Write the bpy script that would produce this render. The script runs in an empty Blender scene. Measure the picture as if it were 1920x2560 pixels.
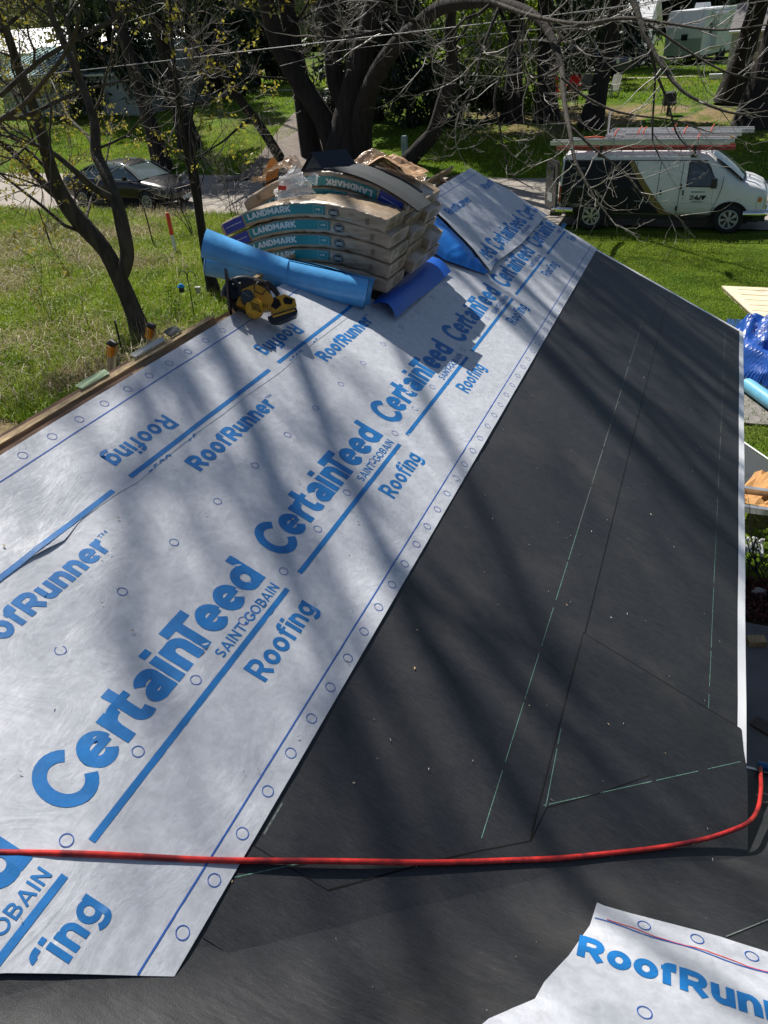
import bpy, bmesh, math, random
import numpy as np
from mathutils import Vector, Matrix
random.seed(7); np.random.seed(7)
S = bpy.context.scene
COL = S.collection
# ------------------------------------------------------------------ camera, world, sun, exposure
CZ = 5.1
CR = Vector((0.9310, 0.3612, -0.0507)); CD = Vector((0.1530, -0.5134, -0.8444)); CF = Vector((-0.3310, 0.7785, -0.5333))
cd = bpy.data.cameras.new('camera'); cam = bpy.data.objects.new('camera', cd); COL.objects.link(cam)
cd.sensor_fit = 'VERTICAL'; cd.sensor_height = 36; cd.lens = 36 * 1923 / 2560; cd.clip_start = 0.05; cd.clip_end = 900
CF.normalize(); CR = (CR - CF * CR.dot(CF)).normalized(); CD = CF.cross(CR).normalized()
cam.matrix_world = Matrix(((CR.x, -CD.x, -CF.x, 0), (CR.y, -CD.y, -CF.y, 0), (CR.z, -CD.z, -CF.z, CZ), (0, 0, 0, 1)))
S.camera = cam
SUN = Vector((0.56, -0.50, -1.0)).normalized()
W = bpy.data.worlds.new('World'); S.world = W; W.use_nodes = True
nt = W.node_tree; sky = nt.nodes.new('ShaderNodeTexSky'); sky.sky_type = 'NISHITA'; sky.sun_disc = False
sky.sun_elevation = math.asin(-SUN.z); sky.sun_rotation = math.atan2(-SUN.x, -SUN.y)
bg = nt.nodes['Background']; bg.inputs['Strength'].default_value = 0.055
nt.links.new(sky.outputs[0], bg.inputs[0])
sl = bpy.data.lights.new('sun', 'SUN'); sun = bpy.data.objects.new('sun', sl); COL.objects.link(sun)
sl.energy = 5.0; sl.angle = math.radians(0.5); sl.color = (1.0, 0.955, 0.88)
sun.rotation_euler = SUN.to_track_quat('-Z', 'Y').to_euler(); sun.location = (-15, 15, 40)
S.view_settings.view_transform = 'Standard'; S.view_settings.look = 'None'; S.view_settings.exposure = 0.45; S.view_settings.gamma = 1
try: S.view_settings.use_curve_mapping = False
except Exception: pass
S.cycles.max_bounces = 6; S.cycles.transparent_max_bounces = 8

# ------------------------------------------------------------------ helpers
def fbm_hash(ix, iy, seed):
    h = (ix.astype(np.int64) * 374761393 + iy.astype(np.int64) * 668265263 + seed * 1442695041) & 0x7fffffff
    h = ((h ^ (h >> 13)) * 1274126177) & 0x7fffffff
    return ((h ^ (h >> 16)) & 0xffff) / 65535.0
def vnoise(x, y, seed=0):
    x = np.asarray(x, float); y = np.asarray(y, float)
    ix = np.floor(x); iy = np.floor(y); fx = x - ix; fy = y - iy
    fx = fx * fx * fx * (fx * (fx * 6 - 15) + 10); fy = fy * fy * fy * (fy * (fy * 6 - 15) + 10)
    a = fbm_hash(ix, iy, seed); b = fbm_hash(ix + 1, iy, seed); c = fbm_hash(ix, iy + 1, seed); d = fbm_hash(ix + 1, iy + 1, seed)
    return (a * (1 - fx) + b * fx) * (1 - fy) + (c * (1 - fx) + d * fx) * fy - 0.5
def fbm(x, y, seed=0, n=3):
    return sum(vnoise(np.asarray(x) * 2 ** k, np.asarray(y) * 2 ** k, seed + k) / 2 ** k for k in range(n))

def mesh_obj(name, V, F, mat=None, parent=None, smooth=False):
    me = bpy.data.meshes.new(name); V = np.asarray(V, dtype=np.float32).reshape(-1, 3)
    if isinstance(F, np.ndarray):
        nf, k = F.shape; me.vertices.add(len(V)); me.vertices.foreach_set('co', V.ravel())
        me.loops.add(nf * k); me.loops.foreach_set('vertex_index', F.astype(np.int32).ravel())
        me.polygons.add(nf); me.polygons.foreach_set('loop_start', np.arange(0, nf * k, k, dtype=np.int32))
        me.update(calc_edges=True); me.validate()
    else:
        me.from_pydata(V.tolist(), [], F); me.update()
    if smooth: me.polygons.foreach_set('use_smooth', np.ones(len(me.polygons), dtype=bool))
    if mat: me.materials.append(mat)
    o = bpy.data.objects.new(name, me); COL.objects.link(o)
    if parent: o.parent = parent
    return o
def tag(o, label=None, cat=None, group=None, kind=None):
    if label: o['label'] = label
    if cat: o['category'] = cat
    if group: o['group'] = group
    if kind: o['kind'] = kind
    return o
def thing(name, label, cat, loc=(0, 0, 0), rz=0, group=None):
    o = bpy.data.objects.new(name, None); COL.objects.link(o); o.location = loc; o.rotation_euler = (0, 0, rz)
    o.empty_display_size = 0.1
    return tag(o, label, cat, group)
def copy_tree(o, parent=None):
    c = o.copy(); COL.objects.link(c); c.parent = parent
    if parent is not None: c.matrix_parent_inverse = o.matrix_parent_inverse.copy()
    for ch in [x for x in bpy.data.objects if x.parent == o]: copy_tree(ch, c)
    return c

class MB:
    def __init__(s): s.v = []; s.f = []; s.sm = []
    def add(s, V, F, sm=False):
        n = len(s.v); s.v.extend([tuple(map(float, p)) for p in V]); s.f.extend([tuple(i + n for i in f) for f in F]); s.sm += [sm] * len(F); return s
    def box(s, c, d, M=None, taper=1.0):
        x, y, z = d[0] / 2, d[1] / 2, d[2] / 2
        P = [Vector((sx * x * (taper if sz > 0 else 1), sy * y * (taper if sz > 0 else 1), sz * z)) for sz in (-1, 1) for sy in (-1, 1) for sx in (-1, 1)]
        if M: P = [M @ p for p in P]
        P = [p + Vector(c) for p in P]
        return s.add(P, [(0, 2, 3, 1), (4, 5, 7, 6), (0, 1, 5, 4), (2, 6, 7, 3), (0, 4, 6, 2), (1, 3, 7, 5)])
    def tube(s, pts, r, k=8, cap=True, sm=True):
        pts = [Vector(p) for p in pts]; n = len(pts)
        if not hasattr(r, '__len__'): r = [r] * n
        t0 = (pts[1] - pts[0]).normalized(); a = t0.orthogonal().normalized(); V = []; F = []
        for i, p in enumerate(pts):
            t = (pts[min(i + 1, n - 1)] - pts[max(i - 1, 0)]).normalized()
            a = (a - t * a.dot(t)); a = a.normalized() if a.length > 1e-6 else t.orthogonal().normalized(); b = t.cross(a)
            for j in range(k):
                th = 2 * math.pi * j / k; V.append(p + (a * math.cos(th) + b * math.sin(th)) * r[i])
        for i in range(n - 1):
            for j in range(k):
                F.append((i * k + j, i * k + (j + 1) % k, (i + 1) * k + (j + 1) % k, (i + 1) * k + j))
        s.add(V, F, sm)
        if cap: s.add(V[:k], [tuple(range(k))[::-1]]); s.add(V[-k:], [tuple(range(k))])
        return s
    def prism(s, poly, f0, f1):
        """poly: list of 2D points, f0/f1 map a 2D point to the two faces"""
        n = len(poly); V = [f0(*p) for p in poly] + [f1(*p) for p in poly]
        s.add(V, [tuple(range(n))[::-1], tuple(range(n, 2 * n))] + [(i, (i + 1) % n, n + (i + 1) % n, n + i) for i in range(n)]); return s
    def grid(s, fn, nu, nv, sm=True):
        V = [fn(i / nu, j / nv) for i in range(nu + 1) for j in range(nv + 1)]
        F = [(i * (nv + 1) + j, (i + 1) * (nv + 1) + j, (i + 1) * (nv + 1) + j + 1, i * (nv + 1) + j + 1) for i in range(nu) for j in range(nv)]
        return s.add(V, F, sm)
    def build(s, name, mat, parent=None, kind=None, label=None):
        o = mesh_obj(name, s.v, s.f, mat, parent)
        if s.f: o.data.polygons.foreach_set('use_smooth', np.array(s.sm, dtype=bool))
        if kind: o['kind'] = kind
        if label: o['label'] = label
        return o
def rotm(ax, deg): return Matrix.Rotation(math.radians(deg), 3, ax)

# ------------------------------------------------------------------ materials
MATS = {}
def mat(name, col, rough=0.6, metal=0.0, spec=0.5, var=0.0, vs=6.0, col2=None, bump=0.0, bs=60.0, bd=0.01, coat=0.0, stretch=(1, 1, 1), detail=4, sub=0.0, trans=0.0, c3=None, s3=1.0, lo=0.35, hi=0.65):
    if name in MATS: return MATS[name]
    m = bpy.data.materials.new(name); m.use_nodes = True; N = m.node_tree; L = N.links
    b = N.nodes['Principled BSDF']; b.inputs['Roughness'].default_value = rough; b.inputs['Metallic'].default_value = metal
    b.inputs['Specular IOR Level'].default_value = spec; b.inputs['Base Color'].default_value = (*col, 1)
    if coat: b.inputs['Coat Weight'].default_value = coat; b.inputs['Coat Roughness'].default_value = 0.04
    if trans: b.inputs['Transmission Weight'].default_value = trans
    tc = N.nodes.new('ShaderNodeTexCoord'); mp = N.nodes.new('ShaderNodeMapping'); mp.inputs['Scale'].default_value = stretch
    L.new(tc.outputs['Object'], mp.inputs[0])
    if var or col2:
        nz = N.nodes.new('ShaderNodeTexNoise'); nz.inputs['Scale'].default_value = vs; nz.inputs['Detail'].default_value = detail
        L.new(mp.outputs[0], nz.inputs['Vector'])
        r = N.nodes.new('ShaderNodeValToRGB'); r.color_ramp.elements[0].position = lo; r.color_ramp.elements[1].position = hi
        c2 = col2 if col2 else tuple(min(1, c * (1 + var)) for c in col); c1 = col if col2 else tuple(c * (1 - var) for c in col)
        r.color_ramp.elements[0].color = (*c1, 1); r.color_ramp.elements[1].color = (*c2, 1)
        L.new(nz.outputs['Fac'], r.inputs[0]); out = r.outputs[0]
        if c3:
            n3 = N.nodes.new('ShaderNodeTexNoise'); n3.inputs['Scale'].default_value = s3; n3.inputs['Detail'].default_value = 3; L.new(mp.outputs[0], n3.inputs['Vector'])
            r3 = N.nodes.new('ShaderNodeValToRGB'); r3.color_ramp.elements[0].position = 0.48; r3.color_ramp.elements[1].position = 0.62
            L.new(n3.outputs['Fac'], r3.inputs[0]); mx = N.nodes.new('ShaderNodeMix'); mx.data_type = 'RGBA'
            L.new(r3.outputs[0], mx.inputs[0]); L.new(out, mx.inputs[6]); mx.inputs[7].default_value = (*c3, 1); out = mx.outputs[2]
        L.new(out, b.inputs['Base Color'])
    if bump:
        nb = N.nodes.new('ShaderNodeTexNoise'); nb.inputs['Scale'].default_value = bs; nb.inputs['Detail'].default_value = 5
        L.new(mp.outputs[0], nb.inputs['Vector']); bp = N.nodes.new('ShaderNodeBump'); bp.inputs['Strength'].default_value = bump
        bp.inputs['Distance'].default_value = bd; L.new(nb.outputs['Fac'], bp.inputs['Height']); L.new(bp.outputs[0], b.inputs['Normal'])
    MATS[name] = m; return m
BARK = mat('bark', (0.050, 0.042, 0.034), 0.9, var=.45, vs=9, stretch=(1, 1, .25), bump=.8, bs=14, bd=.03)
BARKD = mat('dark bark', (0.020, 0.016, 0.014), 0.95, var=.4, vs=7, stretch=(1, 1, .2), bump=.9, bs=12, bd=.05)
TWIG = mat('twig bark', (0.22, 0.20, 0.18), 0.5, var=.35, vs=3)
WOOD = mat('sawn spruce', (0.42, 0.28, 0.14), .7, var=.25, vs=8, stretch=(8, 1, 8), bump=.3, bs=60)
WOODB = mat('weathered brown board', (0.13, 0.07, 0.042), .8, var=.4, vs=8, stretch=(8, 1, 8), bump=.4, bs=60)
PRINT = mat('blue print', (0.006, 0.15, 0.43), .5, var=.12, vs=14, bump=.25, bs=45, bd=.004)
PRINTD = mat('dark blue line', (0.02, 0.10, 0.40), .5)
WHITEP = mat('white painted metal', (0.80, 0.81, 0.82), .3, bump=.05, bs=20)
ALU = mat('aluminium', (0.55, 0.56, 0.58), .38, metal=.85, var=.12, vs=10)
BLACKP = mat('black plastic', (0.012, 0.012, 0.013), .45, bump=.1, bs=200)
RUBBER = mat('tyre rubber', (0.014, 0.014, 0.015), .85)
CHROME = mat('chrome', (0.75, 0.75, 0.75), .12, metal=1)

# ------------------------------------------------------------------ the roof planes
PC, PS = 0.8952, 0.4457
def R(u, v, h=0.0): return (-1.025 + PC * v + PS * h, u, 3.041 - PS * v + PC * h)        # main slope: u along the ridge, v down the slope
def R2(x, y, h=0.0): return (x, y + PS * h, 2.264 - 0.498 * (y - 2.19) + PC * h)          # cross slope falling away from the camera
def ray(px, py):
    return CR * ((px - 960) / 1923) + CD * ((py - 1280) / 1923) + CF
def terr(y):
    y = np.asarray(y, float); return np.where(y > 31, 1.9 * (1 - np.exp(-(np.maximum(y, 31) - 31) / 11)), 0.0)
def ongnd(px, py):
    d = ray(px, py); t = 8.0
    while t < 400:
        z = CZ + t * d.z
        if z <= float(terr(t * d.y)): return Vector((t * d.x, t * d.y, float(terr(t * d.y))))
        t += 0.03
    return Vector((t * d.x, t * d.y, 2))
def aty(px, py, y):
    d = ray(px, py); t = y / d.y; return Vector((t * d.x, y, CZ + t * d.z))

FONTS = {}
def font(kind='sans'):
    if kind in FONTS: return FONTS[kind]
    f = None
    try:
        import os
        f = bpy.data.fonts.load(os.path.join(bpy.utils.system_resource('DATAFILES'), 'fonts', 'Inter.woff2'))
    except Exception: f = None
    FONTS[kind] = f; return f
def text_tris(s, bold=0.02, space=1.0):
    """flat triangles of a line of text, x from 0 to 1 over the line, y in capital heights"""
    cu = bpy.data.curves.new('t', 'FONT'); cu.body = s; f = font()
    if f: cu.font = f
    cu.offset = bold; cu.space_character = space; cu.resolution_u = 5
    o = bpy.data.objects.new('t', cu); COL.objects.link(o); bpy.context.view_layer.update()
    me = bpy.data.meshes.new_from_object(o.evaluated_get(bpy.context.evaluated_depsgraph_get()))
    bpy.data.objects.remove(o); bpy.data.curves.remove(cu)
    V = np.array([v.co[:] for v in me.vertices]); F = [tuple(p.vertices) for p in me.polygons]; bpy.data.meshes.remove(me)
    x0, x1 = V[:, 0].min(), V[:, 0].max(); cap = 0.727 + 2 * bold if f else 0.73
    P = np.stack([(V[:, 0] - x0) / (x1 - x0), (V[:, 1] + bold) / cap, V[:, 0] * 0], 1)
    return P, F, (x1 - x0) / cap
def text_on(s, name, fn, width, height, mat_, parent, bold=0.02, space=1.0, step=0.03, clip=None):
    """lay a line of text on a surface: fn(x,y)->world, x in 0..width, y in 0..height"""
    P, F, asp = text_tris(s, bold, space)
    me = bpy.data.meshes.new(name); me.from_pydata([(p[0] * width, p[1] * height, 0) for p in P], [], F)
    bm = bmesh.new(); bm.from_mesh(me); bmesh.ops.remove_doubles(bm, verts=bm.verts, dist=1e-5)
    if step:
        for ax in (0, 1):
            lo = min(v.co[ax] for v in bm.verts); hi = max(v.co[ax] for v in bm.verts); q = lo + step
            no = (1, 0, 0) if ax == 0 else (0, 1, 0)
            while q < hi:
                co = (q, 0, 0) if ax == 0 else (0, q, 0)
                bmesh.ops.bisect_plane(bm, geom=bm.verts[:] + bm.edges[:] + bm.faces[:], plane_co=co, plane_no=no); q += step
    for co, no in (clip or []):
        bmesh.ops.bisect_plane(bm, geom=bm.verts[:] + bm.edges[:] + bm.faces[:], plane_co=co, plane_no=no, clear_outer=True)
    bmesh.ops.triangulate(bm, faces=bm.faces[:])
    for v in bm.verts: v.co = Vector(fn(v.co.x, v.co.y))
    bm.to_mesh(me); bm.free(); me.materials.append(mat_)
    me.polygons.foreach_set('use_smooth', np.ones(len(me.polygons), dtype=bool))
    o = bpy.data.objects.new(name, me); COL.objects.link(o); o.parent = parent
    return o
def ribbon(mb, pts, w, fn, h, step=0.04, closed=False):
    """a flat strip of width w along 2D pts on a surface fn(a,b,h)"""
    pts = [Vector(p) for p in pts]
    if closed: pts = pts + [pts[0]]
    q = [pts[0]]
    for a, b in zip(pts, pts[1:]):
        n = max(1, int((b - a).length / step)); q += [a.lerp(b, (i + 1) / n) for i in range(n)]
    V = []
    for i, p in enumerate(q):
        t = (q[min(i + 1, len(q) - 1)] - q[max(i - 1, 0)])
        if closed and i in (0, len(q) - 1): t = q[1] - q[-2]
        t.normalize(); nrm = Vector((-t.y, t.x)) * w / 2
        V += [fn(*(p + nrm), h), fn(*(p - nrm), h)]
    mb.add(V, [(2 * i, 2 * i + 1, 2 * i + 3, 2 * i + 2) for i in range(len(q) - 1)], True)

def _arc(cx, cy, rx, ry, a0, a1, n=14): return [(cx + rx * math.cos(math.radians(a0 + (a1 - a0) * i / n)), cy + ry * math.sin(math.radians(a0 + (a1 - a0) * i / n))) for i in range(n + 1)]
def _glyph(c, X=.74):
    """strokes (points, weight) of one letter in capital heights, and its width"""
    h = .11; e = lambda *a: [(list(p), 1) for p in a]; y = X - h
    D = {
     'C': (.86, e(_arc(.50, .46, .40, .46, 38, 322, 22))), 'e': (.70, e(_arc(.35, X / 2, .25, y - X / 2 + 0, 0, 318, 20)) + [([(.12, X / 2), (.66, X / 2)], .62)]),
     'r': (.46, e([(h, 0), (h, X)], _arc(.42, .36, .30, y - .36, 180, 88, 6))), 't': (.50, e([(.20, 1), (.20, .26)] + _arc(.36, .25, .16, .25 - h, 180, 275, 5) + [(.48, .13)]) + [([(.02, X - .07), (.46, X - .07)], .65)]),
     'a': (.66, e(_arc(.33, .50, .21, y - .50, 165, 0, 9) + [(.54, 0)]) + [(_arc(.33, .225, .21, .225 - h * .9, 50, 330, 14), .9)]), 'i': (.22, e([(h, 0), (h, X)], [(h, .84), (h, 1.0)])),
     'n': (.64, e([(h, 0), (h, X)], _arc(.32, .40, .21, y - .40, 180, 0, 10) + [(.53, 0)])), 'T': (.84, e([(0, .89), (.84, .89)], [(.42, 0), (.42, .8)])),
     'd': (.72, e([(.61, 0), (.61, 1.02)], _arc(.36, X / 2, .25, y - X / 2, 0, 360, 22))), 'R': (.80, e([(h, 0), (h, 1)], [(h, .89), (.42, .89)] + _arc(.44, .665, .22, .225, 90, -90, 8) + [(h, .44)], [(.40, .44), (.70, 0)])),
     'o': (.70, e(_arc(.35, X / 2, .24, y - X / 2, 0, 360, 22))), 'f': (.46, e([(.17, 0), (.17, .74)] + _arc(.35, .76, .18, .13, 180, 90, 5) + [(.45, .89)]) + [([(.0, X - .08), (.44, X - .08)], .7)]),
     'u': (.64, e([(h, X), (h, .30)] + _arc(.32, .32, .21, .32 - h, 180, 360, 10) + [(.53, X)], [(.53, 0), (.53, X)])), 'g': (.70, e(_arc(.34, X / 2, .24, y - X / 2, 0, 360, 20), [(.58, X), (.58, -.02)] + _arc(.34, -.02, .24, .16, 0, -150, 8))),
     'S': (.70, e(_arc(.35, .70, .24, .19, 30, 240, 10) + _arc(.35, .30, .24, .19, 60, -150, 10))), 'G': (.90, e(_arc(.50, .5, .40, .40, 38, 330, 20), [(.86, .42), (.86, .18)], [(.55, .45), (.9, .45)])), 'I': (.24, e([(h, 0), (h, 1)])),
     'B': (.74, e([(h, 0), (h, 1)], [(h, .9), (.38, .9)] + _arc(.40, .71, .2, .19, 90, -90, 8) + [(h, .52)], [(h, .52), (.42, .52)] + _arc(.44, .31, .21, .21, 90, -90, 8) + [(h, .1)])), 'O': (.92, e(_arc(.46, .5, .38, .41, 0, 360, 24))),
     'L': (.60, e([(h, 0), (h, 1)], [(h, h), (.58, h)])), 'A': (.88, e([(.08, 0), (.44, .96)], [(.44, .96), (.80, 0)]) + [([(.2, .27), (.68, .27)], .8)]), 'N': (.80, e([(h, 0), (h, 1)], [(.69, 0), (.69, 1)], [(h, .95), (.69, .05)])),
     'D': (.80, e([(h, 0), (h, 1)], [(h, .89), (.32, .89)] + _arc(.34, .5, .34, .39, 90, -90, 12) + [(h, .11)])), 'M': (.96, e([(h, 0), (h, 1)], [(.85, 0), (.85, 1)], [(h, .95), (.48, .3)], [(.48, .3), (.85, .95)])),
     'K': (.80, e([(h, 0), (h, 1)], [(h, .38), (.70, 1)], [(.30, .55), (.72, 0)])), '-': (.40, e([(.05, .42), (.35, .42)])), ' ': (.35, []),
     '2': (.66, e(_arc(.32, .66, .22, .23, 170, -30, 10) + [(.12, .10), (.60, .10)])), '4': (.70, e([(.50, 0), (.50, 1)], [(.48, .96), (.08, .30)], [(.06, .28), (.68, .28)])), '7': (.62, e([(.02, .89), (.56, .89)], [(.54, .89), (.20, 0)])), '/': (.40, e([(.02, -.05), (.36, 1.05)])),
    }
    return D[c]
def GLYPHS(s):
    if s == 'CertainTeed': xs_ = [0, .90, 1.68, 2.08, 2.66, 3.38, 3.70, 4.10, 4.86, 5.62, 6.38]
    else: xs_ = None
    out = []; x = 0
    for i, c in enumerate(s):
        wd, st = _glyph(c, .74 if s != 'RoofRunner' else .80)
        if xs_: x = xs_[i]
        out.append((x, wd, st)); x += wd + .085
    return out
# ------------------------------------------------------------------ terrain, road
def zone_color(x, y):
    n1 = fbm(x * .35, y * .35, 3); n2 = fbm(x * 1.7, y * 1.7, 9); n3 = fbm(x * .9 + 5, y * .9, 21)
    g = np.stack([0.085 + 0.04 * n2 + .03 * n1, 0.140 + 0.05 * n2 + .02 * n1, 0.010 + 0 * n2], -1)
    def mix(c, k):
        nonlocal g
        k = np.clip(k, 0, 1)[..., None]; g = g * (1 - k) + np.array(c) * k
    sm = lambda a, b, t: np.clip((t - a) / (b - a), 0, 1)
    # rough plot left of the house: dry straw and leaf litter among green
    left = sm(-5.5, -7.5, x) * sm(22.5, 19.5, y)
    mix((0.20, 0.15, 0.085), left * sm(-.14, .12, n1 + .30 * sm(20, 11, y) - .08))
    mix((0.10, 0.075, 0.05), left * sm(.08, .3, n3) * sm(17, 9, y))
    # bare needle-covered soil under the pines across the road
    soil = sm(36.5, 37.5, y + 1.2 * n1) * sm(44.0, 42.2, y + 1.5 * n3) * sm(-14, -11, x) * sm(9, 5, x)
    mix((0.26, 0.19, 0.11), soil * sm(-.35, .1, n2 + n1))
    mix((0.12, 0.11, 0.03), sm(-.1, .35, n1) * .5 * sm(30, 33, y))
    # worn verge beside the road, mulch bed by the house
    mix((0.30, 0.23, 0.14), sm(.75, .25, np.abs(y - 23.15)) * sm(-.25, .1, n2 + .1) * sm(-4, -7, x))
    mix((0.20, 0.17, 0.06), sm(16.4, 15.0, y) * sm(-.1, .2, n1 + n3) * .7 * sm(-1, 0, x))
    mix((0.07, 0.03, 0.022), sm(7.45, 7.2, y) * sm(-1, 0, x) * sm(6.3, 6.6, y))
    mix((0.05, 0.048, 0.045), sm(6.6, 6.4, y) * sm(-1, 0, x))
    return g
def axis(segs):
    out = []
    for a, b, d in segs: out += list(np.arange(a, b, d))
    return np.array(out + [segs[-1][1]])
gx = axis([(-600, -120, 60), (-120, -45, 3), (-45, -24, .6), (-24, 8, .22), (8, 20, 1), (20, 80, 6), (80, 600, 65)])
gy = axis([(-200, -20, 20), (-20, 5, 1), (5, 24, .22), (24, 30, 1), (30, 60, .3), (60, 120, 3), (120, 800, 40)])
X, Y = np.meshgrid(gx, gy, indexing='ij'); near = (Y < 23) | (Y > 31.5)
Z = terr(Y) + np.where(near & (Y < 100), 0.05 * fbm(X * .6, Y * .6, 5), 0) - np.where((Y > 23.3) & (Y < 31.1), .03, 0)
Z = np.where((Y > 5) & (Y < 9) & (X > -2) & (X < 4), 0, Z)
nx, ny = X.shape; I = np.arange(nx * ny).reshape(nx, ny)
Fq = np.stack([I[:-1, :-1], I[1:, :-1], I[1:, 1:], I[:-1, 1:]], -1).reshape(-1, 4)
def ground_mat():
    m = bpy.data.materials.new('lawn and soil'); m.use_nodes = True; N = m.node_tree; L = N.links; b = N.nodes['Principled BSDF']
    b.inputs['Roughness'].default_value = .95; b.inputs['Specular IOR Level'].default_value = .1
    a = N.nodes.new('ShaderNodeVertexColor'); a.layer_name = 'zone'
    tc = N.nodes.new('ShaderNodeTexCoord'); nz = N.nodes.new('ShaderNodeTexNoise'); nz.inputs['Scale'].default_value = 9; nz.inputs['Detail'].default_value = 8; nz.inputs['Roughness'].default_value = .7
    L.new(tc.outputs['Object'], nz.inputs['Vector']); r = N.nodes.new('ShaderNodeMapRange'); r.inputs[1].default_value = .3; r.inputs[2].default_value = .7; r.inputs[3].default_value = .45; r.inputs[4].default_value = 1.5
    L.new(nz.outputs['Fac'], r.inputs[0]); mx = N.nodes.new('ShaderNodeVectorMath'); mx.operation = 'SCALE'; L.new(a.outputs['Color'], mx.inputs[0]); L.new(r.outputs[0], mx.inputs['Scale'])
    L.new(mx.outputs[0], b.inputs['Base Color']); bp = N.nodes.new('ShaderNodeBump'); bp.inputs['Strength'].default_value = 1; bp.inputs['Distance'].default_value = .06
    n2 = N.nodes.new('ShaderNodeTexNoise'); n2.inputs['Scale'].default_value = 14; n2.inputs['Detail'].default_value = 6; L.new(tc.outputs['Object'], n2.inputs['Vector']); L.new(n2.outputs['Fac'], bp.inputs['Height']); L.new(bp.outputs[0], b.inputs['Normal'])
    return m
ground = mesh_obj('ground', np.stack([X, Y, Z], -1).reshape(-1, 3), Fq, ground_mat(), smooth=True); tag(ground, 'grassy ground rising gently beyond the road', kind='structure')
ca = ground.data.color_attributes.new('zone', 'FLOAT_COLOR', 'POINT')
C4 = np.ones((nx * ny, 4), np.float32); C4[:, :3] = np.clip(zone_color(X, Y).reshape(-1, 3), 0.004, 1); ca.data.foreach_set('color', C4.ravel())

ASPH = mat('sun-bleached asphalt', (0.31, 0.275, 0.235), .9, var=.10, vs=3, bump=.5, bs=120, bd=.006, c3=(0.25, 0.22, 0.19), s3=.35)
mb = MB(); xs = np.concatenate([np.arange(-200, -45, 8), np.arange(-45, 25, .5), np.arange(25, 200, 8)])
e0 = 23.45 + .22 * fbm(xs * .6, xs * 0, 31); e1 = 30.9 + .2 * fbm(xs * .6, xs * 0, 41)
V = []
for x, a, b in zip(xs, e0, e1): V += [(x, a, .004), (x, (a + b) / 2, .06), (x, b, .004)]
mb.add(V, [f for i in range(len(xs) - 1) for f in ((3 * i, 3 * i + 3, 3 * i + 4, 3 * i + 1), (3 * i + 1, 3 * i + 4, 3 * i + 5, 3 * i + 2))], True)
road = mb.build('road', ASPH); tag(road, 'pale asphalt road running past the house', kind='structure')
mb = MB(); V = []
for i in range(31):                                            # the drive opposite, bending away to the left
    t = i / 30; cx = -16.0 - 4.9 * t - 3.0 * t * t; cy = 30.6 + 9.5 * t + 14 * t * t; w = 1.9 - .5 * t + 1.6 * math.exp(-t * 9)
    dx = -4.9 - 6 * t; dy = 9.5 + 28 * t; l = math.hypot(dx, dy); nxx, nyy = dy / l, -dx / l
    for s in (-1, 1):
        px, py = cx + nxx * w * s, cy + nyy * w * s; V.append((px, py, float(terr(py)) + .05))
mb.add(V, [(2 * i, 2 * i + 1, 2 * i + 3, 2 * i + 2) for i in range(30)], True)
drv = mb.build('driveway', mat('worn drive', (0.15, 0.12, 0.10), .9, var=.2, vs=2, bump=.5, bs=60)); tag(drv, 'grey gravelly driveway leading off the far side of the road', kind='structure')
mb = MB(); V = []
for i in range(41):
    x = -9 + i * .25; y = 54.3 + .15 * math.sin(i); V += [(x, y, float(terr(y)) + .05), (x, y + .55, float(terr(y + .55)) + .05)]
mb.add(V, [(2 * i, 2 * i + 1, 2 * i + 3, 2 * i + 2) for i in range(40)])
for x0, y0 in ((-36, 53.5),):
    V = []
    for i in range(31): x = x0 + i * .3; V += [(x, y0, float(terr(y0)) + .05), (x, y0 + 1.2, float(terr(y0)) + .06)]
    mb.add(V, [(2 * i, 2 * i + 1, 2 * i + 3, 2 * i + 2) for i in range(30)])
tag(mb.build('path', mat('path concrete', (0.38, 0.33, 0.27), .9, var=.15)), 'thin pale path crossing the far lawns', kind='structure')
mb = MB(); mb.box((1.6, 5.35, .05), (3.4, 2.2, .1)); tag(mb.build('pavement', mat('patio concrete', (0.17, 0.16, 0.155), .9, var=.2, vs=2, bump=.3)), 'grey concrete patio beside the house wall', kind='structure')

# ------------------------------------------------------------------ house under the roof
PLY = mat('roof deck plywood', (0.33, 0.22, 0.12), .8, var=.2)
HR = 1.578                                                    # ridge edge of the sheet, upslope of v = 0
house = thing('house', 'low house whose gable roof is being re-covered, white drip edge along its eave and rake', 'house', (0, 4, 0))
def hb(mbx, name, m, label=None):
    o = mbx.build(name, m, house, label=label); o.matrix_parent_inverse = Matrix.Translation((0, -4, 0)); return o
def slab(poly, fn, t, h=0.0): return MB().prism(poly, lambda a, b: fn(a, b, h - t), lambda a, b: fn(a, b, h))
UE = 8.40                                                     # rake (far gable end)
vjoin = lambda y: (y - 1.655 + 1.025) / PC                     # v on the main slope where it meets the cross slope
hb(slab([(-.9, -1.56), (UE, -1.56), (UE, 1.735), (2.20, 1.735), (2.17, vjoin(2.17)), (-.9, -1.55)], R, .03, -.004), 'roof_deck', PLY)
hb(slab([(2.6, -4), (2.6, 3.0), (-2.45, 3.0), (-2.45, -3.2), (-.6, -4)][::-1], lambda a, b, h: R2(b if False else a, b, h), .03, -.004) if False else
   slab([(-2.9, -1.2), (.53, 2.19), (.62, 3.01), (2.9, 3.01), (2.9, -3.5), (-2.9, -3.5)], R2, .03, -.004), 'roof_deck', PLY)
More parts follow.
